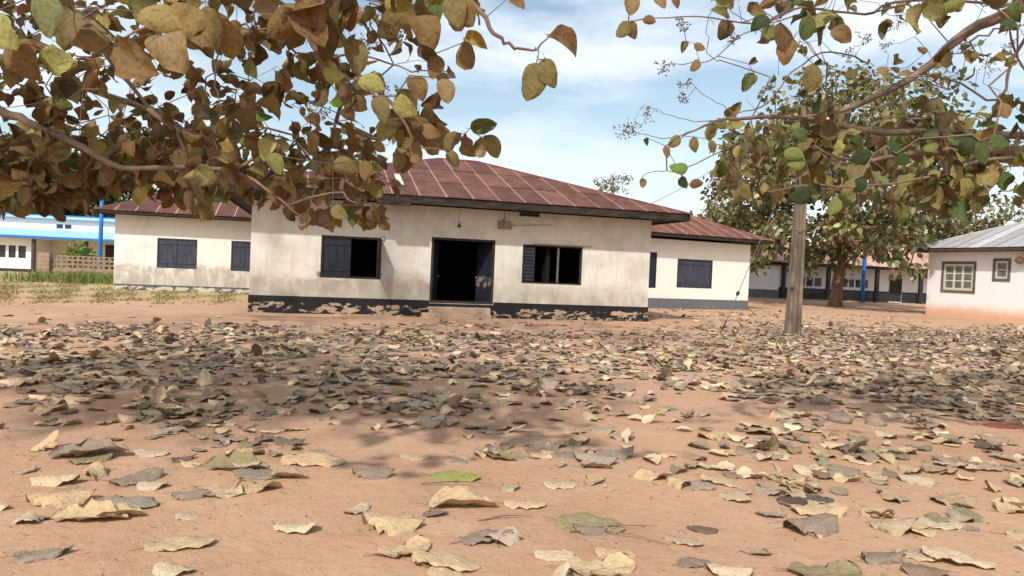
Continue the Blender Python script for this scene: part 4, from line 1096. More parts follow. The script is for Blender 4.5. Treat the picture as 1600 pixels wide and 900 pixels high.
# (point of attachment, direction on the picture plane in degrees, length, shape, colour)
hand = [(at(838, 98, 3.6), -105, 0.20, 8, OB), (at(852, 90, 3.6), -70, 0.18, 0, OB), (at(858, 54, 3.6), -38, 0.20, 7, BR),
        (at(735, 200, 4.2), 8, 0.18, 7, (0.16, 0.19, 0.07)), (at(718, 208, 4.2), -130, 0.16, 0, OB), (at(726, 210, 4.2), -65, 0.17, 3, BR), (at(758, 212, 4.2), -60, 0.17, 8, OB),
        (at(752, 215, 4.2), -95, 0.15, 2, TAN), (at(700, 235, 4.2), -60, 0.13, 4, OB),
        (at(215, 18, 3.2), -18, 0.23, 8, GOLD), (at(70, 78, 3.2), -30, 0.20, 6, YG), (at(180, 70, 3.0), -35, 0.26, 3, BR), (at(60, -10, 3.0), -75, 0.20, 8, (0.24, 0.24, 0.11)),
        (at(-10, 20, 3.0), -60, 0.20, 0, YG), (at(245, 50, 3.2), -55, 0.26, 1, TAN), (at(478, -5, 3.6), -70, 0.30, 3, BR), (at(548, -5, 3.8), -95, 0.20, 0, (0.25, 0.11, 0.05)),
        (at(548, 60, 3.8), -80, 0.20, 8, OB), (at(560, 122, 3.8), -25, 0.17, 8, YG), (at(505, 112, 3.8), -15, 0.14, 2, YG), (at(618, 150, 3.8), -40, 0.17, 0, (0.38, 0.33, 0.12)), (at(585, 150, 3.8), -70, 0.18, 8, OB),
        (at(535, 158, 3.9), -170, 0.08, 8, (0.25, 0.45, 0.06)), (at(400, 175, 4.0), -20, 0.11, 7, (0.09, 0.18, 0.04)), (at(725, 60, 3.9), -25, 0.16, 7, (0.50, 0.33, 0.10)), (at(725, 66, 3.8), -85, 0.19, 2, BR), (at(680, 84, 3.8), -95, 0.16, 8, BR),
        (at(655, 70, 3.8), -40, 0.15, 3, DB), (at(690, 122, 3.8), -75, 0.16, 8, TAN), (at(640, 118, 3.8), -60, 0.17, 1, BR), (at(600, 5, 3.8), -8, 0.18, 8, YG), (at(720, -15, 3.6), -95, 0.22, 0, OB), (at(700, -5, 3.6), -50, 0.2, 8, BR), (at(800, -8, 3.6), -50, 0.11, 3, BR),
        (at(660, 195, 3.9), -30, 0.13, 0, BR), (at(648, 20, 3.7), -60, 0.24, 1, BR), (at(110, 10, 3.2), -110, 0.22, 1, OB), (at(10, 60, 3.1), -60, 0.22, 5, BR),
        (at(420, 240, 3.8), -60, 0.15, 8, (0.24, 0.25, 0.09)), (at(520, 255, 4.0), -20, 0.17, 8, OB), (at(520, 320, 4.0), -40, 0.13, 0, OB), (at(570, 250, 4.0), -90, 0.13, 8, BR), (at(645, 222, 4.0), -80, 0.15, 2, BR)]
TL = (-7.4, 6.2, 0)
limbsL = [
    ([(-7.4, 6.2, 2.6), at(-260, 120, 6.6), at(-60, 92, 6.4), at(60, 98, 6.2), at(130, 135, 6.1), at(215, 165, 6.0), at(290, 205, 5.9), at(350, 262, 5.6)], 0.06, 0.012),
    ([(-7.4, 6.2, 2.4), at(-240, 190, 5.9), at(-60, 150, 5.4), at(0, 172, 5.2), at(55, 197, 5.1), at(110, 220, 5.0), at(190, 262, 5.0), at(290, 260, 4.8), at(370, 262, 4.6), at(420, 225, 4.5)], 0.05, 0.008),
    ([(-7.4, 6.2, 3.2), at(-200, -60, 5.6), at(80, -70, 5.0), at(110, 15, 5.0), at(142, 52, 5.2), at(200, 130, 5.4), at(250, 180, 5.5)], 0.05, 0.01),
    ([(-7.4, 6.2, 3.4), at(-100, -190, 5.0), at(300, -130, 4.4), at(468, -30, 4.1), at(478, 40, 4.0), at(494, 80, 4.0), at(512, 108, 4.0), at(560, 140, 4.0), at(610, 160, 4.0), at(650, 230, 4.1)], 0.05, 0.006),
    ([at(300, -130, 4.4), at(600, -80, 3.9), at(735, 0, 3.7), at(772, 52, 3.6), at(805, 73, 3.6), at(838, 75, 3.6), at(856, 53, 3.6)], 0.02, 0.0028),
    ([at(838, 75, 3.6), at(840, 88, 3.6), at(848, 96, 3.6)], 0.0035, 0.0025),
    ([at(512, 85, 4.2), at(570, 88, 4.1), at(640, 108, 4.0), at(700, 112, 4.0)], 0.008, 0.003),
    ([at(350, 262, 4.8), at(400, 285, 4.5), at(450, 322, 4.4), at(480, 345, 4.4)], 0.012, 0.004),
    ([at(450, 322, 4.4), at(520, 300, 4.3), at(560, 318, 4.2), at(590, 320, 4.2)], 0.008, 0.003),
    ([at(340, 100, 4.4), at(338, 30, 4.3), at(345, -40, 4.2), at(300, -130, 4.4)], 0.004, 0.012),
    ([at(340, 100, 4.4), at(337, 145, 4.4), at(355, 170, 4.4)], 0.006, 0.003),
    ([at(110, 85, 4.0), at(140, 88, 3.9), at(185, 65, 3.8), at(225, 45, 3.8)], 0.004, 0.006),
]
panL = [(at(575, 65, 3.9), 0.05), (at(620, 55, 3.9), 0.05), (at(600, 145, 4.0), 0.06), (at(500, 175, 4.2), 0.06)]
canopy('teak_tree', 'near tree with big brown and golden leaves hanging over the left rear house', [TL, (-7.4, 6.2, 1.2), (-7.35, 6.2, 2.6), (-7.3, 6.3, 4.4), (-7.2, 6.8, 6.5)], [0.34, 0.26, 0.23, 0.20, 0.15], limbsL, cl, hand, TEAK, 31, 290, (((-6.2, 7.2, 10.5), (8.0, 4.6, 5.0), 2300), ((-6.0, 0.6, 8.6), (4.6, 2.6, 2.0), 1400)), panL)  # second crown added out of view to shade the hanging leaves

rsR = np.random.default_rng(44)
loR = lambda x: np.interp(x, [1050, 1110, 1150, 1250, 1350, 1450, 1600, 1700], [200, 250, 290, 318, 320, 325, 330, 330]) - 14
cr_ = []
cr_ += zone(rsR, 100, 1110, 1490, 180, 320, 5.8, 8.2, loR, 0.175, 2, 5)
cr_ += zone(rsR, 100, 1100, 1660, -20, 300, 5.5, 8, loR, 0.2, 0, 0)
cr_ += zone(rsR, 52, 1440, 1660, 170, 330, 5.8, 8.0, loR, 0.18, 2, 5)
cr_ += zone(rsR, 34, 1200, 1660, -20, 180, 6.0, 8.5, loR, 0.15, 1, 3)
cr_ += zone(rsR, 9, 1140, 1300, -20, 60, 5.0, 6.5, loR, 0.22, 2, 4)
cr_ += zone(rsR, 12, 1300, 1660, -40, 5, 5.0, 6.5, loR, 0.22, 2, 4)
cr_ += zone(rsR, 40, 1660, 1900, -60, 330, 5.5, 8.5, lambda x: 330, 0.24, 3, 5)
DG, DG2, BG = (0.055, 0.085, 0.035), (0.11, 0.15, 0.05), (0.20, 0.18, 0.07)
handR = [(at(985, -12, 4.4), -88, 0.16, 8, TAN), (at(1030, -12, 4.4), -75, 0.13, 3, TAN), (at(1048, -5, 4.4), -60, 0.10, 4, BR),
         (at(982, 33, 4.6), -125, 0.15, 8, OB), (at(987, 33, 4.6), -75, 0.13, 0, BR), (at(1004, 30, 4.6), -15, 0.10, 8, BR),
         (at(1072, 64, 5), -110, 0.10, 7, OB), (at(1085, 68, 5), -30, 0.10, 0, BR), (at(1092, 93, 5), -125, 0.11, 8, BR), (at(1178, 115, 5), -120, 0.16, 3, (0.15, 0.17, 0.07)),
         (at(1170, 100, 5), 30, 0.09, 7, DB), (at(1220, 35, 5.0), -80, 0.24, 8, DB), (at(1240, 60, 5.0), -110, 0.22, 0, BR), (at(1200, 22, 5), -140, 0.17, 5, DG), (at(1262, 25, 5), -95, 0.19, 8, DG2), (at(1270, 100, 5.0), -92, 0.20, 8, OB), (at(1300, 45, 5.0), -40, 0.18, 1, BR),
         (at(1010, 215, 5.2), -85, 0.07, 7, (0.12, 0.18, 0.07)), (at(1075, 262, 5.0), 175, 0.15, 8, (0.20, 0.30, 0.07)), (at(1065, 275, 5.1), -70, 0.11, 0, DG2), (at(1004, 278, 5.4), -92, 0.09, 8, OB),
         (at(1078, 290, 5.4), 10, 0.12, 8, BR), (at(1062, 212, 5.2), -135, 0.13, 8, OB), (at(1085, 214, 5.2), -80, 0.13, 0, OB), (at(1110, 218, 5.2), -70, 0.12, 8, OB), (at(1040, 228, 5.2), -80, 0.10, 4, TAN),
         (at(1260, 252, 4.8), 190, 0.14, 8, (0.24, 0.28, 0.09)), (at(1225, 238, 4.8), -15, 0.15, 8, (0.22, 0.26, 0.08)), (at(1240, 205, 5), -30, 0.15, 1, DG2), (at(1385, 228, 5), -20, 0.16, 8, DG), (at(1365, 240, 5), -160, 0.16, 5, DG), (at(1400, 240, 5), -30, 0.14, 0, DG),
         (at(1530, 220, 4.8), -70, 0.19, 8, DG2), (at(1520, 210, 4.8), -110, 0.17, 5, DG), (at(1545, 215, 4.8), -20, 0.16, 0, DG2), (at(1270, 300, 4.9), 200, 0.18, 5, DG), (at(1260, 292, 5), -20, 0.14, 4, DG), (at(1345, 275, 5), -90, 0.13, 5, DG),
         (at(1390, 110, 5.6), 175, 0.12, 8, TAN), (at(1340, 118, 5.6), 175, 0.12, 0, BG), (at(1450, 80, 5.6), 160, 0.10, 8, BR), (at(1590, 45, 5.0), 150, 0.14, 0, DG), (at(1565, 160, 5.0), -80, 0.14, 8, BR), (at(1590, 95, 5.2), 200, 0.12, 0, OB), (at(1470, 118, 5.6), 175, 0.09, 8, BR)]
TR = (10.6, 7.6, 0)
limbsR = [
    ([(10.6, 7.6, 3.6), at(1950, -180, 8.0), at(1750, -90, 7.4), at(1600, 8, 7.0), at(1510, 50, 6.9), at(1440, 112, 6.8), at(1360, 155, 6.7), at(1290, 180, 6.6), at(1200, 185, 6.4)], 0.10, 0.008),
    ([(10.6, 7.6, 2.8), at(1950, 215, 7.8), at(1750, 208, 7.0), at(1600, 212, 6.6), at(1470, 208, 6.4), at(1350, 203, 6.3), at(1255, 184, 6.2), at(1150, 185, 6.1), at(1110, 192, 6.0), at(1065, 212, 5.8)], 0.06, 0.005),
    ([(10.6, 7.6, 2.4), at(1900, 260, 7.6), at(1700, 236, 6.8), at(1513, 236, 6.3), at(1425, 241, 6.1), at(1340, 250, 6.0), at(1255, 225, 5.9)], 0.06, 0.008),
    ([at(1700, 236, 6.8), at(1600, 245, 6.2), at(1520, 254, 5.9), at(1476, 272, 5.8), at(1359, 291, 5.7), at(1260, 290, 5.6), at(1200, 300, 5.5)], 0.02, 0.006),
    ([at(1750, -90, 7.4), at(1600, 60, 6.6), at(1560, 155, 6.4), at(1480, 122, 6.3), at(1400, 122, 6.2)], 0.02, 0.005),
    ([at(1600, 8, 7.0), at(1420, 0, 6.2), at(1350, 22, 5.8), at(1250, 12, 5.4), at(1180, 38, 5.2), at(1090, 25, 5.0), at(1005, 30, 4.7)], 0.015, 0.003),
    ([at(1250, 12, 5.4), at(1160, 55, 5.3), at(1108, 95, 5.2), at(1060, 98, 5.2), at(1040, 100, 5.2)], 0.006, 0.002),
    ([at(1359, 100, 6.4), at(1300, 80, 5.8), at(1240, 110, 5.6), at(1200, 160, 5.5), at(1150, 180, 5.5), at(1095, 190, 5.5), at(1050, 180, 5.5), at(1015, 168, 5.5)], 0.008, 0.002),
    ([at(1150, 182, 5.5), at(1130, 165, 5.5), at(1095, 145, 5.5), at(1075, 125, 5.5)], 0.004, 0.0018),
    ([at(1110, 192, 6.0), at(1060, 215, 5.8), at(1010, 210, 5.6), at(975, 195, 5.6)], 0.005, 0.0018),
    ([at(1150, 225, 6.0), at(1100, 250, 5.6), at(1060, 265, 5.4), at(1025, 268, 5.4), at(1005, 275, 5.4)], 0.006, 0.002),
]
panR = [(at(1036, 105, 5.2), 0.07), (at(1010, 178, 5.5), 0.07), (at(975, 205, 5.6), 0.09), (at(990, 200, 5.6), 0.07), (at(1070, 132, 5.5), 0.06), (at(1068, 155, 5.5), 0.05), (at(1065, 40, 5.0), 0.05), (at(1148, 60, 5.2), 0.05), (at(1185, 42, 5.2), 0.05),
        (at(1325, 85, 5.8), 0.07), (at(1350, 60, 6), 0.07), (at(1405, 35, 6), 0.07), (at(1545, 105, 6), 0.08), (at(1510, 75, 6), 0.06), (at(1580, 75, 6), 0.07), (at(1200, 140, 5.6), 0.06), (at(1495, 115, 6), 0.06), (at(1250, 155, 6), 0.08), (at(1385, 70, 6), 0.06)]
canopy('teak_tree', 'near tree with smaller olive-brown leaves and seed sprays reaching over the concrete pole', [TR, (10.6, 7.6, 1.3), (10.6, 7.6, 3.0), (10.5, 7.8, 5.0), (10.3, 8.3, 7.0)], [0.36, 0.28, 0.25, 0.2, 0.15], limbsR, cr_, handR, TEAK2, 57, 290, (((9.0, 9.2, 11.5), (7.0, 5.0, 5.0), 1300), ((4.2, 1.6, 9.2), (4.6, 2.4, 1.8), 900)), panR)  # front crown likewise put in above the view to darken these branches

# ------------------------------------------------------------------ grass, shrub
rg = np.random.default_rng(5)
def blades(name, label, pts, h, w, table, splay=0.35):
    n = len(pts); V_ = []; cols = pal(n, table, rg, 0.2)
    a = rg.uniform(0, 2 * pi, n); sx, sy = np.cos(a), np.sin(a); hh = h * rg.uniform(0.5, 1.15, n); l1, l2 = rg.normal(0, splay, n), rg.normal(0, splay, n)
    P_ = np.array(pts)
    def row(f, wf): return [P_ + np.stack([sx * w * wf * s_ + l1 * hh * f * f, sy * w * wf * s_ + l2 * hh * f * f, hh * f * (1 - 0.2 * f)], 1) for s_ in (-1, 1)]
    r0, r1, r2 = row(0, 1), row(0.5, 0.8), row(1, 0.15)
    VV = np.stack(r0 + r1 + r2, 1).reshape(-1, 3)
    b = (np.arange(n) * 6)[:, None]
    Q_ = np.concatenate([b + np.array([[0, 1, 3, 2]]), b + np.array([[2, 3, 5, 4]])])
    uv = np.tile(np.array([(0, 0), (1, 0), (0, .5), (1, .5), (0, 1), (1, 1)]), (n, 1))
    o = obj(name, mesh_np(name, VV, Q_, M_grass, uv=uv, col=np.repeat(cols, 6, 0)))
    o['kind'] = 'stuff'; o['label'] = label; o['category'] = 'grass'
    return o
def gpts(n, x0, x1, y0, y1, dens=None):
    R_ = []
    while len(R_) < n:
        px, py = rg.uniform(x0, x1), rg.uniform(y0, y1)
        if dens and rg.uniform() > dens(px, py): continue
        p = on_ground(px, py); R_.append((p.x, p.y, float(ground_z(p.x, p.y)) - 0.01))
    return R_
def tallden(x, y):
    return np.interp(x, [60, 95, 120, 178], [0.15, 0.5, 1, 1])
tp = []
Ow = Vector((-22.42, 35.29, 0))
for _ in range(5200):
    u_, v_ = rg.uniform(-1.5, 5.2), -abs(rg.normal(0, 1.6)) - 0.3
    if v_ < -4.6 or rg.uniform() > np.interp(u_, [-1.5, 0.3, 1.2, 2], [0.08, 0.3, 0.8, 1]) * np.clip(0.62 + 0.6 * sin(u_ * 4.1 + v_ * 3) * sin(v_ * 2.7 + u_), 0.08, 1): continue
    p = Ow + Matrix.Rotation(A15, 3, 'Z') @ Vector((u_, v_, 0)); tp.append((p.x, p.y, float(ground_z(p.x, p.y)) - 0.01))
blades('tall_grass', 'tall fresh green grass growing against the pierced garden wall', tp, 0.62, 0.022, [(3, (0.15, 0.25, 0.05)), (3, (0.21, 0.30, 0.07)), (3, (0.33, 0.31, 0.13)), (1, (0.08, 0.15, 0.03))], 0.4)
def dryden(x, y):
    n_ = sin(x * 0.05 + y * 0.4) * sin(x * 0.021 - y * 0.3 + 1) + 0.4 * sin(x * 0.13)
    return min(1, max(0.0, 0.35 + 0.5 * n_)) * np.interp(y, [438, 446, 464, 478], [0.6, 1, 0.8, 0.0])
blades('dry_turf', 'short dry yellow turf in front of the left rear house', gpts(7000, -40, 392, 439, 478, dryden), 0.09, 0.022, [(4, (0.42, 0.34, 0.16)), (3, (0.34, 0.30, 0.13)), (2, (0.22, 0.24, 0.08)), (1, (0.5, 0.42, 0.24))], 0.6)
def shrub(base, r, h, n, label, table):
    t = thing('shrub', label, 'shrub', base)
    d = unit(rg.normal(0, 1, (n, 3))) * rg.uniform(0.3, 1, (n, 1)); d[:, 2] = np.abs(d[:, 2])
    P_ = d * np.array((r, r, h)) + np.array((0, 0, 0.2)); V_, Q_, U_, K_ = scatter_leaves(P_, unit(d) + rg.normal(0, .5, (n, 3)), rg.normal(0, .6, (n, 3)) + np.array((0, 0, 1)), rg.uniform(0.12, 0.22, n), FAR_SHAPES, rg.integers(0, 5, n), pal(n, table, rg))
    obj('foliage', mesh_np('foliage', V_, Q_, M_leafs, uv=U_, col=K_), None, t, kind='stuff')
    sm_ = MB()
    for k in range(7):
        a = k * 0.9; sm_.tube([(0, 0, -0.1), (cos(a) * r * 0.3, sin(a) * r * 0.3, h * 0.5), (cos(a) * r * 0.6, sin(a) * r * 0.6, h * 0.9)], [0.03, 0.02, 0.01], 5)
    sm_.build('stem', M_twig, t, kind='stuff')
pb = Ow + Matrix.Rotation(A15, 3, 'Z') @ Vector((1.0, 1.6, 0))
shrub((pb.x, pb.y, 0), 0.85, 1.75, 900, 'bright green leafy shrub looking over the pierced wall beside its pier', [(3, (0.16, 0.30, 0.05)), (2, (0.22, 0.36, 0.08)), (1, (0.08, 0.16, 0.03))])

# ------------------------------------------------------------------ fallen leaves
def dry_set(nl, nw): return [leaf_shape(300 + k, nl, nw, crink=0.016, wid=w * 1.05, fold=f * 0.5, curl=c * 0.34, wave=wv_ * 0.62, rag=min(0.85, rg_ * 1.6), roll=ro, twist=tw, stem=0.22, blunt=bl) for k, (w, f, c, wv_, rg_, ro, tw, bl) in enumerate([
    (0.42, 0.10, 0.25, 0.045, 0.30, 0.15, 0.15, .62), (0.40, 0.35, 0.45, 0.06, 0.45, 0.0, -0.3, .6), (0.38, 0.75, 0.35, 0.07, 0.40, -0.1, 0.3, .7), (0.43, 0.05, -0.35, 0.07, 0.35, 0.3, 0.4, .55),
    (0.40, 0.15, 0.9, 0.06, 0.30, 0.3, -0.2, .6), (0.36, 1.25, 0.30, 0.06, 0.35, 0.0, 0.4, .6), (0.41, -0.25, -0.45, 0.08, 0.50, 0.5, -0.5, .65), (0.44, 0.02, 0.10, 0.05, 0.55, 0.1, 0.1, .5),
    (0.35, 0.4, 1.3, 0.08, 0.45, 0.4, 0.7, .7), (0.40, -0.45, 0.3, 0.09, 0.40, 0.4, 0.3, .6), (0.45, 0.06, 0.15, 0.03, 0.12, 0.1, 0.05, .62), (0.33, 0.8, -0.5, 0.10, 0.6, 0.2, 0.9, .6)])]
DRY, DRY_HI = dry_set(7, 5), dry_set(12, 8)
STATE = ['flat', 'slightly cupped', 'folded', 'domed', 'upcurled', 'tightly folded', 'crumpled', 'ragged flat', 'curled-up', 'rolled', 'smooth whole', 'twisted']
DRY_ME = [mesh_np('fallen_leaf', v, q_, M_dry, uv=u_) for v, q_, u_ in DRY_HI]
LC = dict(straw=(0.66, 0.475, 0.29), cream=(0.71, 0.555, 0.375), tan=(0.50, 0.36, 0.235), greybrown=(0.33, 0.255, 0.19), brown=(0.25, 0.175, 0.12), grey=(0.41, 0.33, 0.245), olive=(0.34, 0.275, 0.155), dark=(0.17, 0.13, 0.10), green=(0.36, 0.38, 0.10), red=(0.28, 0.085, 0.055))
CN = dict(straw='straw-coloured', cream='pale cream', tan='tan', greybrown='grey-brown', brown='brown', grey='ash-grey', olive='olive', dark='dark brown', green='yellow-green', red='reddish brown')
# (photo x, photo y, apparent length, heading, colour, shape, own label)
fl_hand = [
    (225, 862, 105, 25, 'straw', 7, 'long-stalked straw leaf with two lobes lying alone on bare sand'),
    (432, 824, 66, -20, 'cream', 4, 'single cupped cream leaf alone on the bare sand below the shuttered window'),
    (675, 741, 78, -5, 'green', 10, 'the only yellow-green leaf, lying flat on open sand'),
    (870, 816, 108, -12, 'olive', 10, 'large smooth olive leaf propped on smaller ones'),
    (775, 855, 75, 80, 'cream', 3, 'domed cream leaf beside the large olive leaf'),
    (835, 868, 66, 10, 'cream', 0, 'flat cream leaf touching the domed cream leaf'),
    (880, 889, 110, 8, 'straw', 1, 'wide ragged straw leaf below the large olive leaf'),
    (645, 878, 110, -10, 'straw', 7, 'big torn straw leaf in the nearest pile under the doorway'),
    (585, 868, 90, 30, 'straw', 1, 'ragged straw leaf partly over the big torn leaf'),
    (672, 892, 90, -35, 'straw', 0, 'straw leaf at the bottom of the nearest pile'),
    (565, 822, 92, 5, 'straw', 6, 'crumpled straw leaf above the nearest pile'),
    (542, 806, 48, 60, 'cream', 4, 'small cream leaf touching the crumpled straw leaf'),
    (670, 792, 104, 6, 'straw', 5, 'long folded straw leaf with bite holes'),
    (850, 756, 56, 15, 'cream', 0, 'lone small cream leaf in line with the mullioned window'),
    (918, 756, 46, 50, 'straw', 2, 'small folded straw leaf next to the lone cream leaf'),
    (1040, 842, 60, -30, 'straw', 7, 'ragged straw leaf on bare sand in line with the wall corner'),
    (930, 864, 66, 0, 'straw', 0, 'flat straw leaf at the edge of the nearest sand'),
    (925, 824, 56, 20, 'grey', 7, 'ash-grey leaf just beyond the tip of the olive leaf'),
    (895, 826, 50, -10, 'greybrown', 6, 'grey-brown leaf tucked under the olive leaf'),
    (720, 850, 95, 30, 'greybrown', 7, 'broad grey-brown leaf behind the domed cream leaf'),
    (865, 714, 60, 20, 'greybrown', 8, 'dark curled leaf at the end of the grey crumpled row'),
    (895, 716, 66, -15, 'grey', 6, 'crumpled ash-grey leaf in the middle of the grey row'),
    (930, 716, 66, 25, 'greybrown', 9, 'rolled grey-brown leaf closing the grey row'),
    (905, 729, 50, 0, 'tan', 5, 'thin folded tan leaf lying under the grey row'),
    (755, 710, 70, -5, 'olive', 1, 'olive cupped leaf alone on sand under the doorway'),
    (550, 741, 62, 5, 'greybrown', 6, 'small crumpled grey-brown leaf alone on sand'),
    (625, 709, 48, 0, 'straw', 0, 'thin flat straw leaf alone near the middle of the sand'),
    (75, 714, 110, 12, 'greybrown', 2, 'long folded grey-brown leaf on the shaded sand'),
    (105, 724, 60, 40, 'olive', 4, 'olive leaf rising from under a long folded one'),
    (208, 705, 60, -5, 'cream', 0, 'pale cream flat leaf alone on the shaded sand'),
    (268, 722, 42, 60, 'brown', 8, 'small dark upright curled leaf at the head of a pile'),
    (320, 728, 90, 8, 'olive', 2, 'folded olive leaf along the long pile'),
    (440, 719, 100, 4, 'straw', 7, 'bright ragged straw leaf topping the long pile'),
    (365, 734, 90, -6, 'greybrown', 0, 'flat grey-brown leaf along the long pile'),
    (310, 760, 80, -20, 'straw', 1, 'ragged straw leaf hanging off the long pile'),
    (365, 770, 70, 30, 'straw', 11, 'twisted straw leaf below the long pile'),
    (420, 743, 60, 0, 'tan', 5, 'narrow tan leaf below the bright ragged one'),
    (172, 757, 78, 50, 'greybrown', 4, 'upright grey-brown leaf beside a small cream one'),
    (213, 760, 44, 20, 'cream', 3, 'small cream domed leaf touching the upright grey leaf'),
    (165, 780, 90, -10, 'grey', 7, 'ash-grey ragged leaf lying flat below the upright one'),
    (48, 752, 66, 10, 'cream', 9, 'veined cream leaf near the frame edge'),
    (40, 785, 90, 25, 'straw', 6, 'large crumpled straw leaf near the frame edge'),
    (80, 812, 105, 10, 'straw', 2, 'folded straw leaf with a long point on the bare sand'),
    (140, 808, 76, 15, 'straw', 5, 'narrow folded straw leaf pointing away from its neighbour'),
    (20, 884, 78, 40, 'grey', 8, 'crumpled ash-grey leaf in the near corner'),
    (240, 897, 60, 0, 'cream', 3, 'cream leaf half out of view below the long-stalked leaf'),
    (275, 805, 36, 0, 'cream', 0, 'small pale leaf alone between the two big straw leaves'),
    (1240, 736, 80, 0, 'cream', 0, 'whitish flat leaf in the mixed litter in line with the pole'),
    (1215, 646, 40, 0, 'cream', 3, 'smooth cream domed leaf near the brown stones'),
    (1235, 800, 78, -10, 'straw', 4, 'upright straw leaf on top of a crumpled grey pile'),
    (1225, 828, 90, 15, 'greybrown', 6, 'crumpled grey leaf under the upright straw leaf'),
    (1180, 803, 46, 0, 'grey', 1, 'small ash-grey leaf beside the crumpled pile'),
    (1255, 826, 44, 60, 'straw', 11, 'torn straw bit at the side of the crumpled pile'),
    (1350, 880, 84, 20, 'greybrown', 8, 'ragged grey leaf with a raised edge in the near pile'),
    (1440, 872, 110, -8, 'cream', 7, 'broad bleached leaf in the near pile'),
    (1400, 862, 66, -30, 'cream', 0, 'bleached leaf tucked behind the broad bleached one'),
    (1435, 822, 80, 8, 'cream', 10, 'smooth whitish leaf lying flat between two piles'),
    (1497, 828, 34, 0, 'grey', 7, 'small round ash-grey leaf between two piles'),
    (1460, 788, 70, 10, 'tan', 4, 'tan leaf with a scalloped raised edge'),
    (1572, 838, 100, -20, 'straw', 7, 'big straw leaf with branching veins at the frame edge'),
    (1560, 802, 84, 10, 'straw', 2, 'folded straw leaf behind the big veined leaf'),
    (1345, 808, 50, 0, 'straw', 11, 'torn straw leaf between the two piles'),
    (1085, 728, 60, 0, 'cream', 1, 'cream leaf at the back of the middle cluster'),
    (1095, 748, 66, -30, 'straw', 7, 'ragged straw leaf hanging from the middle cluster'),
    (1130, 742, 50, 10, 'greybrown', 0, 'grey leaf on the side of the middle cluster'),
    (1060, 887, 60, 20, 'greybrown', 7, 'grey-brown leaf at the near edge in line with the wall corner'),
    (1100, 893, 70, -10, 'cream', 6, 'crumpled cream leaf at the near edge'),
    (1230, 895, 110, 0, 'olive', 1, 'wide olive leaf cut by the frame in the near litter'),
    (1538, 666, 60, -8, 'red', 10, 'the only reddish leaf, lying among straw ones'),
    (845, 706, 40, 10, 'straw', 0, 'little straw leaf by the dark curled one'),
    (990, 745, 60, -10, 'straw', 11, 'twisted straw leaf in line with the wall corner'),
    (1340, 720, 66, 0, 'tan', 0, 'flat tan leaf in the mixed litter'),
]
R0 = np.random.default_rng(77)
# share of sand covered by litter, read off the photo: rows photo y, columns every 100 px
DY = [470, 488, 505, 514, 525, 560, 600, 625, 650, 680, 720, 760, 800, 850, 910]
DT = np.array([
    [0, 0, 0, 0, 0, 0, 0, 0, 0, 0, 0, .05, .35, .35, .3, 0, 0],
    [.02, .02, .02, 0, 0, 0, 0, 0, 0, 0, .02, .08, .10, .06, .02, 0, 0],
    [.06, .06, .06, .03, .05, .02, .02, .08, .04, .03, .05, .12, .20, .10, .02, 0, 0],
    [.75, .75, .8, .6, .4, .35, .25, .35, .25, .12, .10, .20, .5, .45, .25, .12, .25],
    [.9, .9, .9, .85, .75, .7, .55, .55, .6, .4, .35, .5, .8, .8, .7, .7, .8],
    [.85, .85, .7, .75, .7, .6, .7, .75, .7, .5, .8, .8, .85, .85, .85, .85, .9],
    [.8, .8, .85, .75, .65, .7, .75, .75, .7, .6, .65, .7, .75, .75, .8, .85, .85],
    [.7, .7, .6, .7, .6, .65, .6, .5, .45, .4, .4, .35, .45, .6, .7, .8, .8],
    [.25, .4, .45, .5, .5, .3, .5, .5, .3, .2, .2, .15, .15, .4, .55, .7, .7],
    [.3, .3, .45, .65, .55, .08, .08, .1, .2, .25, .3, .35, .6, .8, .85, .8, .6],
    [.10, .25, .12, .6, .5, .03, .03, .03, .2, .2, .2, .5, .75, .8, .85, .85, .8],
    [.18, .18, .15, .08, .03, .02, .02, .02, .05, .03, .08, .2, .65, .75, .75, .7, .7],
    [.12, .12, .03, .03, .02, .03, .03, .03, .05, .05, .04, .10, .5, .40, .55, .5, .6],
    [.06, .05, .03, .02, .02, .06, .10, .08, .10, .05, .06, .08, .12, .08, .18, .2, .25],
    [.06, .05, .04, .02, .03, .08, .12, .1, .06, .06, .1, .12, .2, .15, .2, .1, .1]])
from bisect import bisect
def density(px, py):
    py = min(max(py, DY[0]), DY[-1] - 0.1); i = min(bisect(DY, py) - 1, len(DY) - 2); f = (py - DY[i]) / (DY[i + 1] - DY[i])
    x = min(max(px / 100, 0), 15.99); j_ = int(x); g_ = x - j_
    a = DT[i][j_] * (1 - g_) + DT[i][j_ + 1] * g_; b = DT[i + 1][j_] * (1 - g_) + DT[i + 1][j_ + 1] * g_
    return a * (1 - f) + b * f
items = []   # x, y, heading, pitch, roll, size, colour name, shape, label, lift
for (px, py, ln, hd, cn, sh_, lab) in fl_hand:
    p = on_ground(px, py); dist = p.y
    items.append([p.x, p.y, radians(hd) - pi / 2, R0.normal(0, 0.05), R0.normal(0, 0.06), ln / FPX * dist * (1.0 if sh_ in (10, 0, 7) else 1.08), cn, sh_, lab, 0.012 if lab and ('propped' in lab or 'top' in lab or 'upright straw' in lab) else 0.0])
names = list(LC)
x_lim = lambda y: 0.80 * y + 2.6
y_ = None
cand = 0
Ymin, Ymax = 3.2, 36.0
tot = 0
ys = np.linspace(Ymin, Ymax, 400)
HEAPS = ((650, 657, 90, 13, .9), (885, 716, 70, 12, .8), (400, 700, 110, 18, .85), (330, 735, 90, 14, .7), (1235, 815, 55, 22, .75), (1095, 738, 55, 16, .9), (60, 795, 80, 18, .5), (630, 878, 80, 18, .5), (840, 868, 90, 14, .5), (1450, 750, 150, 24, .9), (120, 712, 90, 12, .5), (1400, 875, 90, 14, .6))
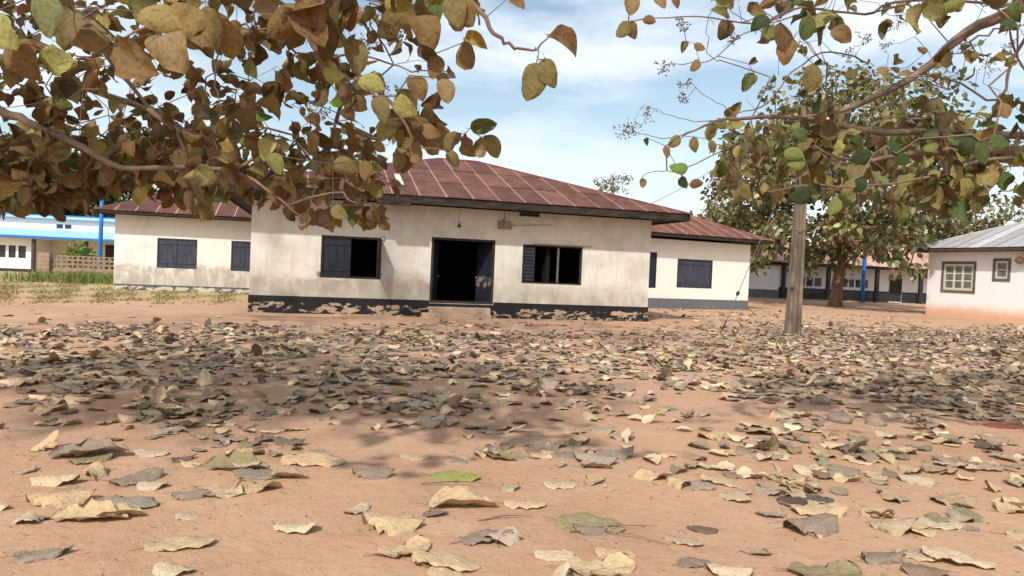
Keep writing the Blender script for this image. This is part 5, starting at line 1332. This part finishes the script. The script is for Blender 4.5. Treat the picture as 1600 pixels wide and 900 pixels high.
while cand < 60000:
    cand += 1
    # uniform over the trapezoid
    Y = sqrt(R0.uniform(Ymin ** 2, Ymax ** 2)) if R0.uniform() < 0.55 else R0.uniform(Ymin, 19)
    X = R0.uniform(-x_lim(Y), x_lim(Y))
    wgt_pdf = (0.55 * 2 * Y / (Ymax ** 2 - Ymin ** 2) + 0.45 * (Y < 19) / (19 - Ymin)) / (2 * x_lim(Y))
    px, py, _k = proj((X, Y, 0)); px, py = float(px), float(py)
    if py < 472: continue
    c = density(px, py)
    # broken into drifts, with a few small heaps
    for a, b, w_, h_, am in HEAPS: c = max(c, am * math.exp(-((px - a) / w_) ** 2 - ((py - b) / h_) ** 2))
    n_ = sin(X * 1.7 + 0.8 * sin(Y * 1.1)) * sin(Y * 2.3 + 0.5 * X) + 0.6 * sin(X * 3.9 - Y * 2.7) * sin(Y * 4.4 + X)
    c = c * np.clip(1 + 0.85 * n_, 0.05, 1.9) if c < 0.6 else c * np.clip(1 + 0.55 * n_, 0.25, 1.3)
    c = min(c, 0.95) * (0.60 + 0.06 * float(np.interp(py, [500, 520, 600, 640], [0, 1, 1, 0])))
    if any(abs(px - a) < w_ and abs(py - b) < h_ for a, b, w_, h_ in ((1281, 634, 34, 14), (1312, 664, 34, 16), (1368, 668, 32, 15), (1538, 672, 52, 14), (675, 745, 60, 14))): continue
    want = -math.log(1 - c) / 0.021
    if R0.uniform() > want / (wgt_pdf * 60000): continue
    if py > 735 and any(abs(px - h[0]) < 34 and abs(py - h[1]) < 11 for h in fl_hand): continue
    far = np.clip((Y - 8) / 8, 0, 1)
    sharp = (1.0 if R0.uniform() < 0.045 else 0.0)
    pr = np.array([0.27 - 0.13 * far, 0.18 - 0.09 * far, 0.15, 0.13 + 0.09 * far, 0.04 + 0.05 * far, 0.14 + 0.05 * far, 0.07 + 0.03 * far, 0.02 + 0.07 * far]); pr /= pr.sum()
    cn = ('straw', 'cream', 'tan', 'greybrown', 'brown', 'grey', 'olive', 'dark')[int(R0.choice(8, p=pr))]
    items.append([X, Y, R0.uniform(0, 2 * pi), R0.normal(0, 0.07) + sharp * R0.uniform(0.3, 0.9), R0.normal(0, 0.10), R0.uniform(0.13, 0.28), cn, int(R0.integers(0, len(DRY))), None, R0.uniform(0, 0.045) * min(1, c * 1.4)])
XY = np.array([[i[0], i[1]] for i in items]); gz = ground_z(XY[:, 0], XY[:, 1])
px, py, dep = proj(np.concatenate([XY, gz[:, None]], 1))
app = np.array([i[5] for i in items]) / dep * np.array([1.3 if i[8] else 1.0 for i in items])
app = np.where((px > 0) & (px < 1600) & (py < 900), app, 0)
chosen = set(np.argsort(-app)[:285].tolist()) | set(range(len(fl_hand)))
used_lab = {}
MARK = [(0, 120, 'blue-trimmed block'), (120, 250, 'left rear house'), (250, 330, 'wide closed shutter'), (330, 400, 'bungalow left corner'), (400, 500, 'stained wall'), (500, 600, 'half-shuttered window'), (600, 670, 'wall beside step'), (670, 770, 'doorway'), (770, 820, 'meter box'), (820, 910, 'mullioned window'), (910, 1010, 'bungalow end wall'), (1010, 1060, 'overhanging eave'), (1060, 1120, 'rear house shutter'), (1120, 1180, 'guy wire'), (1180, 1270, 'concrete pole'), (1270, 1340, 'tree trunk'), (1340, 1400, 'blue post'), (1400, 1450, 'verandah door'), (1450, 1530, 'large framed window'), (1530, 1601, 'small framed window')]
ROWS = [(0, 600, 'far litter'), (600, 640, 'mid litter'), (640, 680, 'near litter'), (680, 720, 'mid yard'), (720, 760, 'open sand'), (760, 800, 'nearer sand'), (800, 845, 'near sand'), (845, 2000, 'closest sand')]
cfg = []
for k in range(len(items)):
    X, Y, hd, pt_, rl, sz_, cn, sh_, lab, lift = items[k]
    e = Euler((pt_, rl, hd), 'XYZ').to_matrix()
    cfg.append(np.array(e))
cfg = np.array(cfg)
SZ = np.array([i[5] for i in items]); SHP = np.array([i[7] for i in items])
BASECOL = np.array([LC[i[6]] for i in items]); jit = np.where(np.array([bool(i[8]) for i in items])[:, None], 1 + R0.normal(0, .03, (len(items), 1)), 1 + R0.normal(0, .14, (len(items), 1)))
COLS = np.clip(BASECOL * jit * (1 + R0.normal(0, 0.015, (len(items), 3))), 0.02, 0.85)
cands = {}
for k in sorted(chosen, key=lambda q_: (items[q_][8] is None, -app[q_])):
    X, Y, hd, pt_, rl, sz_, cn, sh_, lab, lift = items[k]
    v = ((DRY_HI[sh_][0] * np.array((1, 1, 0.85))) @ cfg[k].T) * sz_
    wx, wy = v[:, 0] + X, v[:, 1] + Y
    body = (v[:, 2] - ground_z(wx, wy) + gz[k])[:-6]
    z0 = gz[k] - np.percentile(body, 12) + 0.002 + lift * 0.5
    if not lab:
        mk = next(m_[2] for m_ in MARK if m_[0] <= px[k] < m_[1]); rw = next(r_[2] for r_ in ROWS if r_[0] <= py[k] < r_[1])
        tries = [f'{CN[cn]} {STATE[sh_]} leaf on {rw} in line with {mk}']
        siz = 'small' if sz_ < 0.18 else ('large' if sz_ > 0.24 else 'mid-sized')
        tries += [f'{siz} ' + tries[0], f'{siz} {CN[cn]} {STATE[sh_]} leaf overlapping others on {rw} below {mk}']
        lab = next((q_ for q_ in tries if q_ not in used_lab), tries[1])
    used_lab[lab] = 1
    o = bpy.data.objects.new('fallen_leaf', DRY_ME[sh_]); COL.objects.link(o)
    o.location = (X, Y, z0); o.rotation_euler = (pt_, rl, hd); o.scale = (sz_, sz_, sz_ * 0.85)
    o.color = (*COLS[k], 1); o['label'] = lab[:160]; o['category'] = 'leaf'; o['group'] = 'fallen leaves scattered over the sand'
rest = np.array([k for k in range(len(items)) if k not in chosen])
VV, QQ, UU, CC = [], [], [], []; off = 0
LIFT = np.array([i[9] for i in items])
for si, (v, q_, uv) in enumerate(DRY):
    idx = rest[SHP[rest] == si]; n = len(v)
    w = np.einsum('nij,vj->nvi', cfg[idx], v * np.array((1, 1, 0.8))) * SZ[idx][:, None, None]
    wx = w[..., 0] + XY[idx, 0][:, None]; wy = w[..., 1] + XY[idx, 1][:, None]
    gzz = ground_z(wx, wy)
    z0 = gz[idx] - np.percentile((w[..., 2] - gzz + gz[idx][:, None])[:, :-6], 12, axis=1) + LIFT[idx]
    VV.append(np.stack([wx, wy, w[..., 2] + z0[:, None]], -1).reshape(-1, 3))
    QQ.append((q_[None] + (np.arange(len(idx)) * n)[:, None, None] + off).reshape(-1, 4)); off += n * len(idx)
    UU.append(np.tile(uv, (len(idx), 1))); CC.append(np.repeat(COLS[idx], n, 0))
o = obj('leaf_litter', mesh_np('leaf_litter', np.concatenate(VV), np.concatenate(QQ), M_drys, uv=np.concatenate(UU), col=np.concatenate(CC)))
o['kind'] = 'stuff'; o['label'] = 'thick drift of small dead leaves spread over the sandy yard'; o['category'] = 'leaf litter'
print('LEAVES', len(items))

# crumbs, stalks and little stones between the leaves
n = 7000
Y = R0.uniform(3.3, 12, n) ** 1.0; X = R0.uniform(-1, 1, n) * (0.75 * Y + 1)
s_ = R0.uniform(0.002, 0.010, n) ** 1.0 * (0.5 + Y / 8); a = R0.uniform(0, 2 * pi, n); el = R0.uniform(1, 3.5, n)
P3 = np.stack([X, Y, ground_z(X, Y) + 0.002], 1)
ux = np.stack([np.cos(a), np.sin(a), np.zeros(n)], 1); uy = np.stack([-np.sin(a), np.cos(a), R0.uniform(-.3, .3, n)], 1)
q4 = [P3 + ux * (s_ * el)[:, None] * i_ * 0.5 + uy * s_[:, None] * j_ * 0.5 + np.array((0, 0, 1)) * (s_ * R0.uniform(0, 0.5, n))[:, None] for i_, j_ in ((-1, -1), (1, -0.6), (0.8, 1), (-0.7, 0.8))]
VV = np.stack(q4, 1).reshape(-1, 3); QQ = (np.arange(n) * 4)[:, None] + np.arange(4)[None]
cc = pal(n, [(4, LC['tan']), (2, LC['greybrown']), (1, LC['brown']), (3, LC['straw'])], R0)
o = obj('leaf_crumbs', mesh_np('leaf_crumbs', VV, QQ, M_drys, uv=np.tile(np.array([(0, 0), (.3, 0), (.3, .3), (0, .3)]), (n, 1)), col=np.repeat(cc, 4, 0)))
o['kind'] = 'stuff'; o['label'] = 'crumbs of broken leaf and stalk over the sand'; o['category'] = 'leaf litter'
for (x, y, ln, an, lab) in ((960, 828, 0.55, 15, 'thin bare stalk lying beyond the tip of the olive leaf'), (985, 842, 0.45, -25, 'thin bent twig between the olive leaf and a ragged straw leaf'), (790, 812, 0.35, 20, 'short stalk poking out behind the olive leaf'), (715, 758, 0.5, 5, 'faint thin twig on open sand above the folded straw leaf')):
    p = on_ground(x, y); a = radians(an); d = Vector((cos(a), sin(a), 0)) * ln * 0.5
    o = MB().tube([p - d + Vector((0, 0, .006)), p + Vector((-d.y * .08, d.x * .08, 0.022)), p + d + Vector((0, 0, 0.01))], [0.005, 0.004, 0.002], 5).build('twig', M_twig, None, label=lab)
    o['category'] = 'twig'; o['group'] = 'twigs on the sand'

def stone(px, py, r, seed, label):
    rs = np.random.default_rng(seed); import bmesh
    bm = bmesh.new(); bmesh.ops.create_icosphere(bm, subdivisions=3, radius=1)
    for v in bm.verts:
        c = v.co; f = 1 + 0.12 * sin(3 * c.x + seed) * cos(2.5 * c.y + seed) + 0.08 * sin(5 * c.z + 2 * c.x + seed)
        v.co = Vector((c.x * f * 1.15, c.y * f * 0.95, max(c.z * f * 0.72, -0.3))) * r
    me = bpy.data.meshes.new('stone'); bm.to_mesh(me); bm.free(); me.polygons.foreach_set('use_smooth', [True] * len(me.polygons)); me.materials.append(M_stone)
    p = on_ground(px, py); o = bpy.data.objects.new('stone', me); COL.objects.link(o); o.location = (p.x, p.y, float(ground_z(p.x, p.y)) + r * 0.18); o.rotation_euler = (0, 0, seed)
    o['label'] = label; o['category'] = 'stone'; o['group'] = 'brown stones at the edge of the litter'
stone(1281, 631, 0.115, 1, 'rounded brown stone closest to the concrete pole foot')
stone(1312, 660, 0.115, 2, 'smooth brown stone in the middle of the three')
stone(1368, 664, 0.095, 3, 'angular grey-brown stone beside the smooth one')
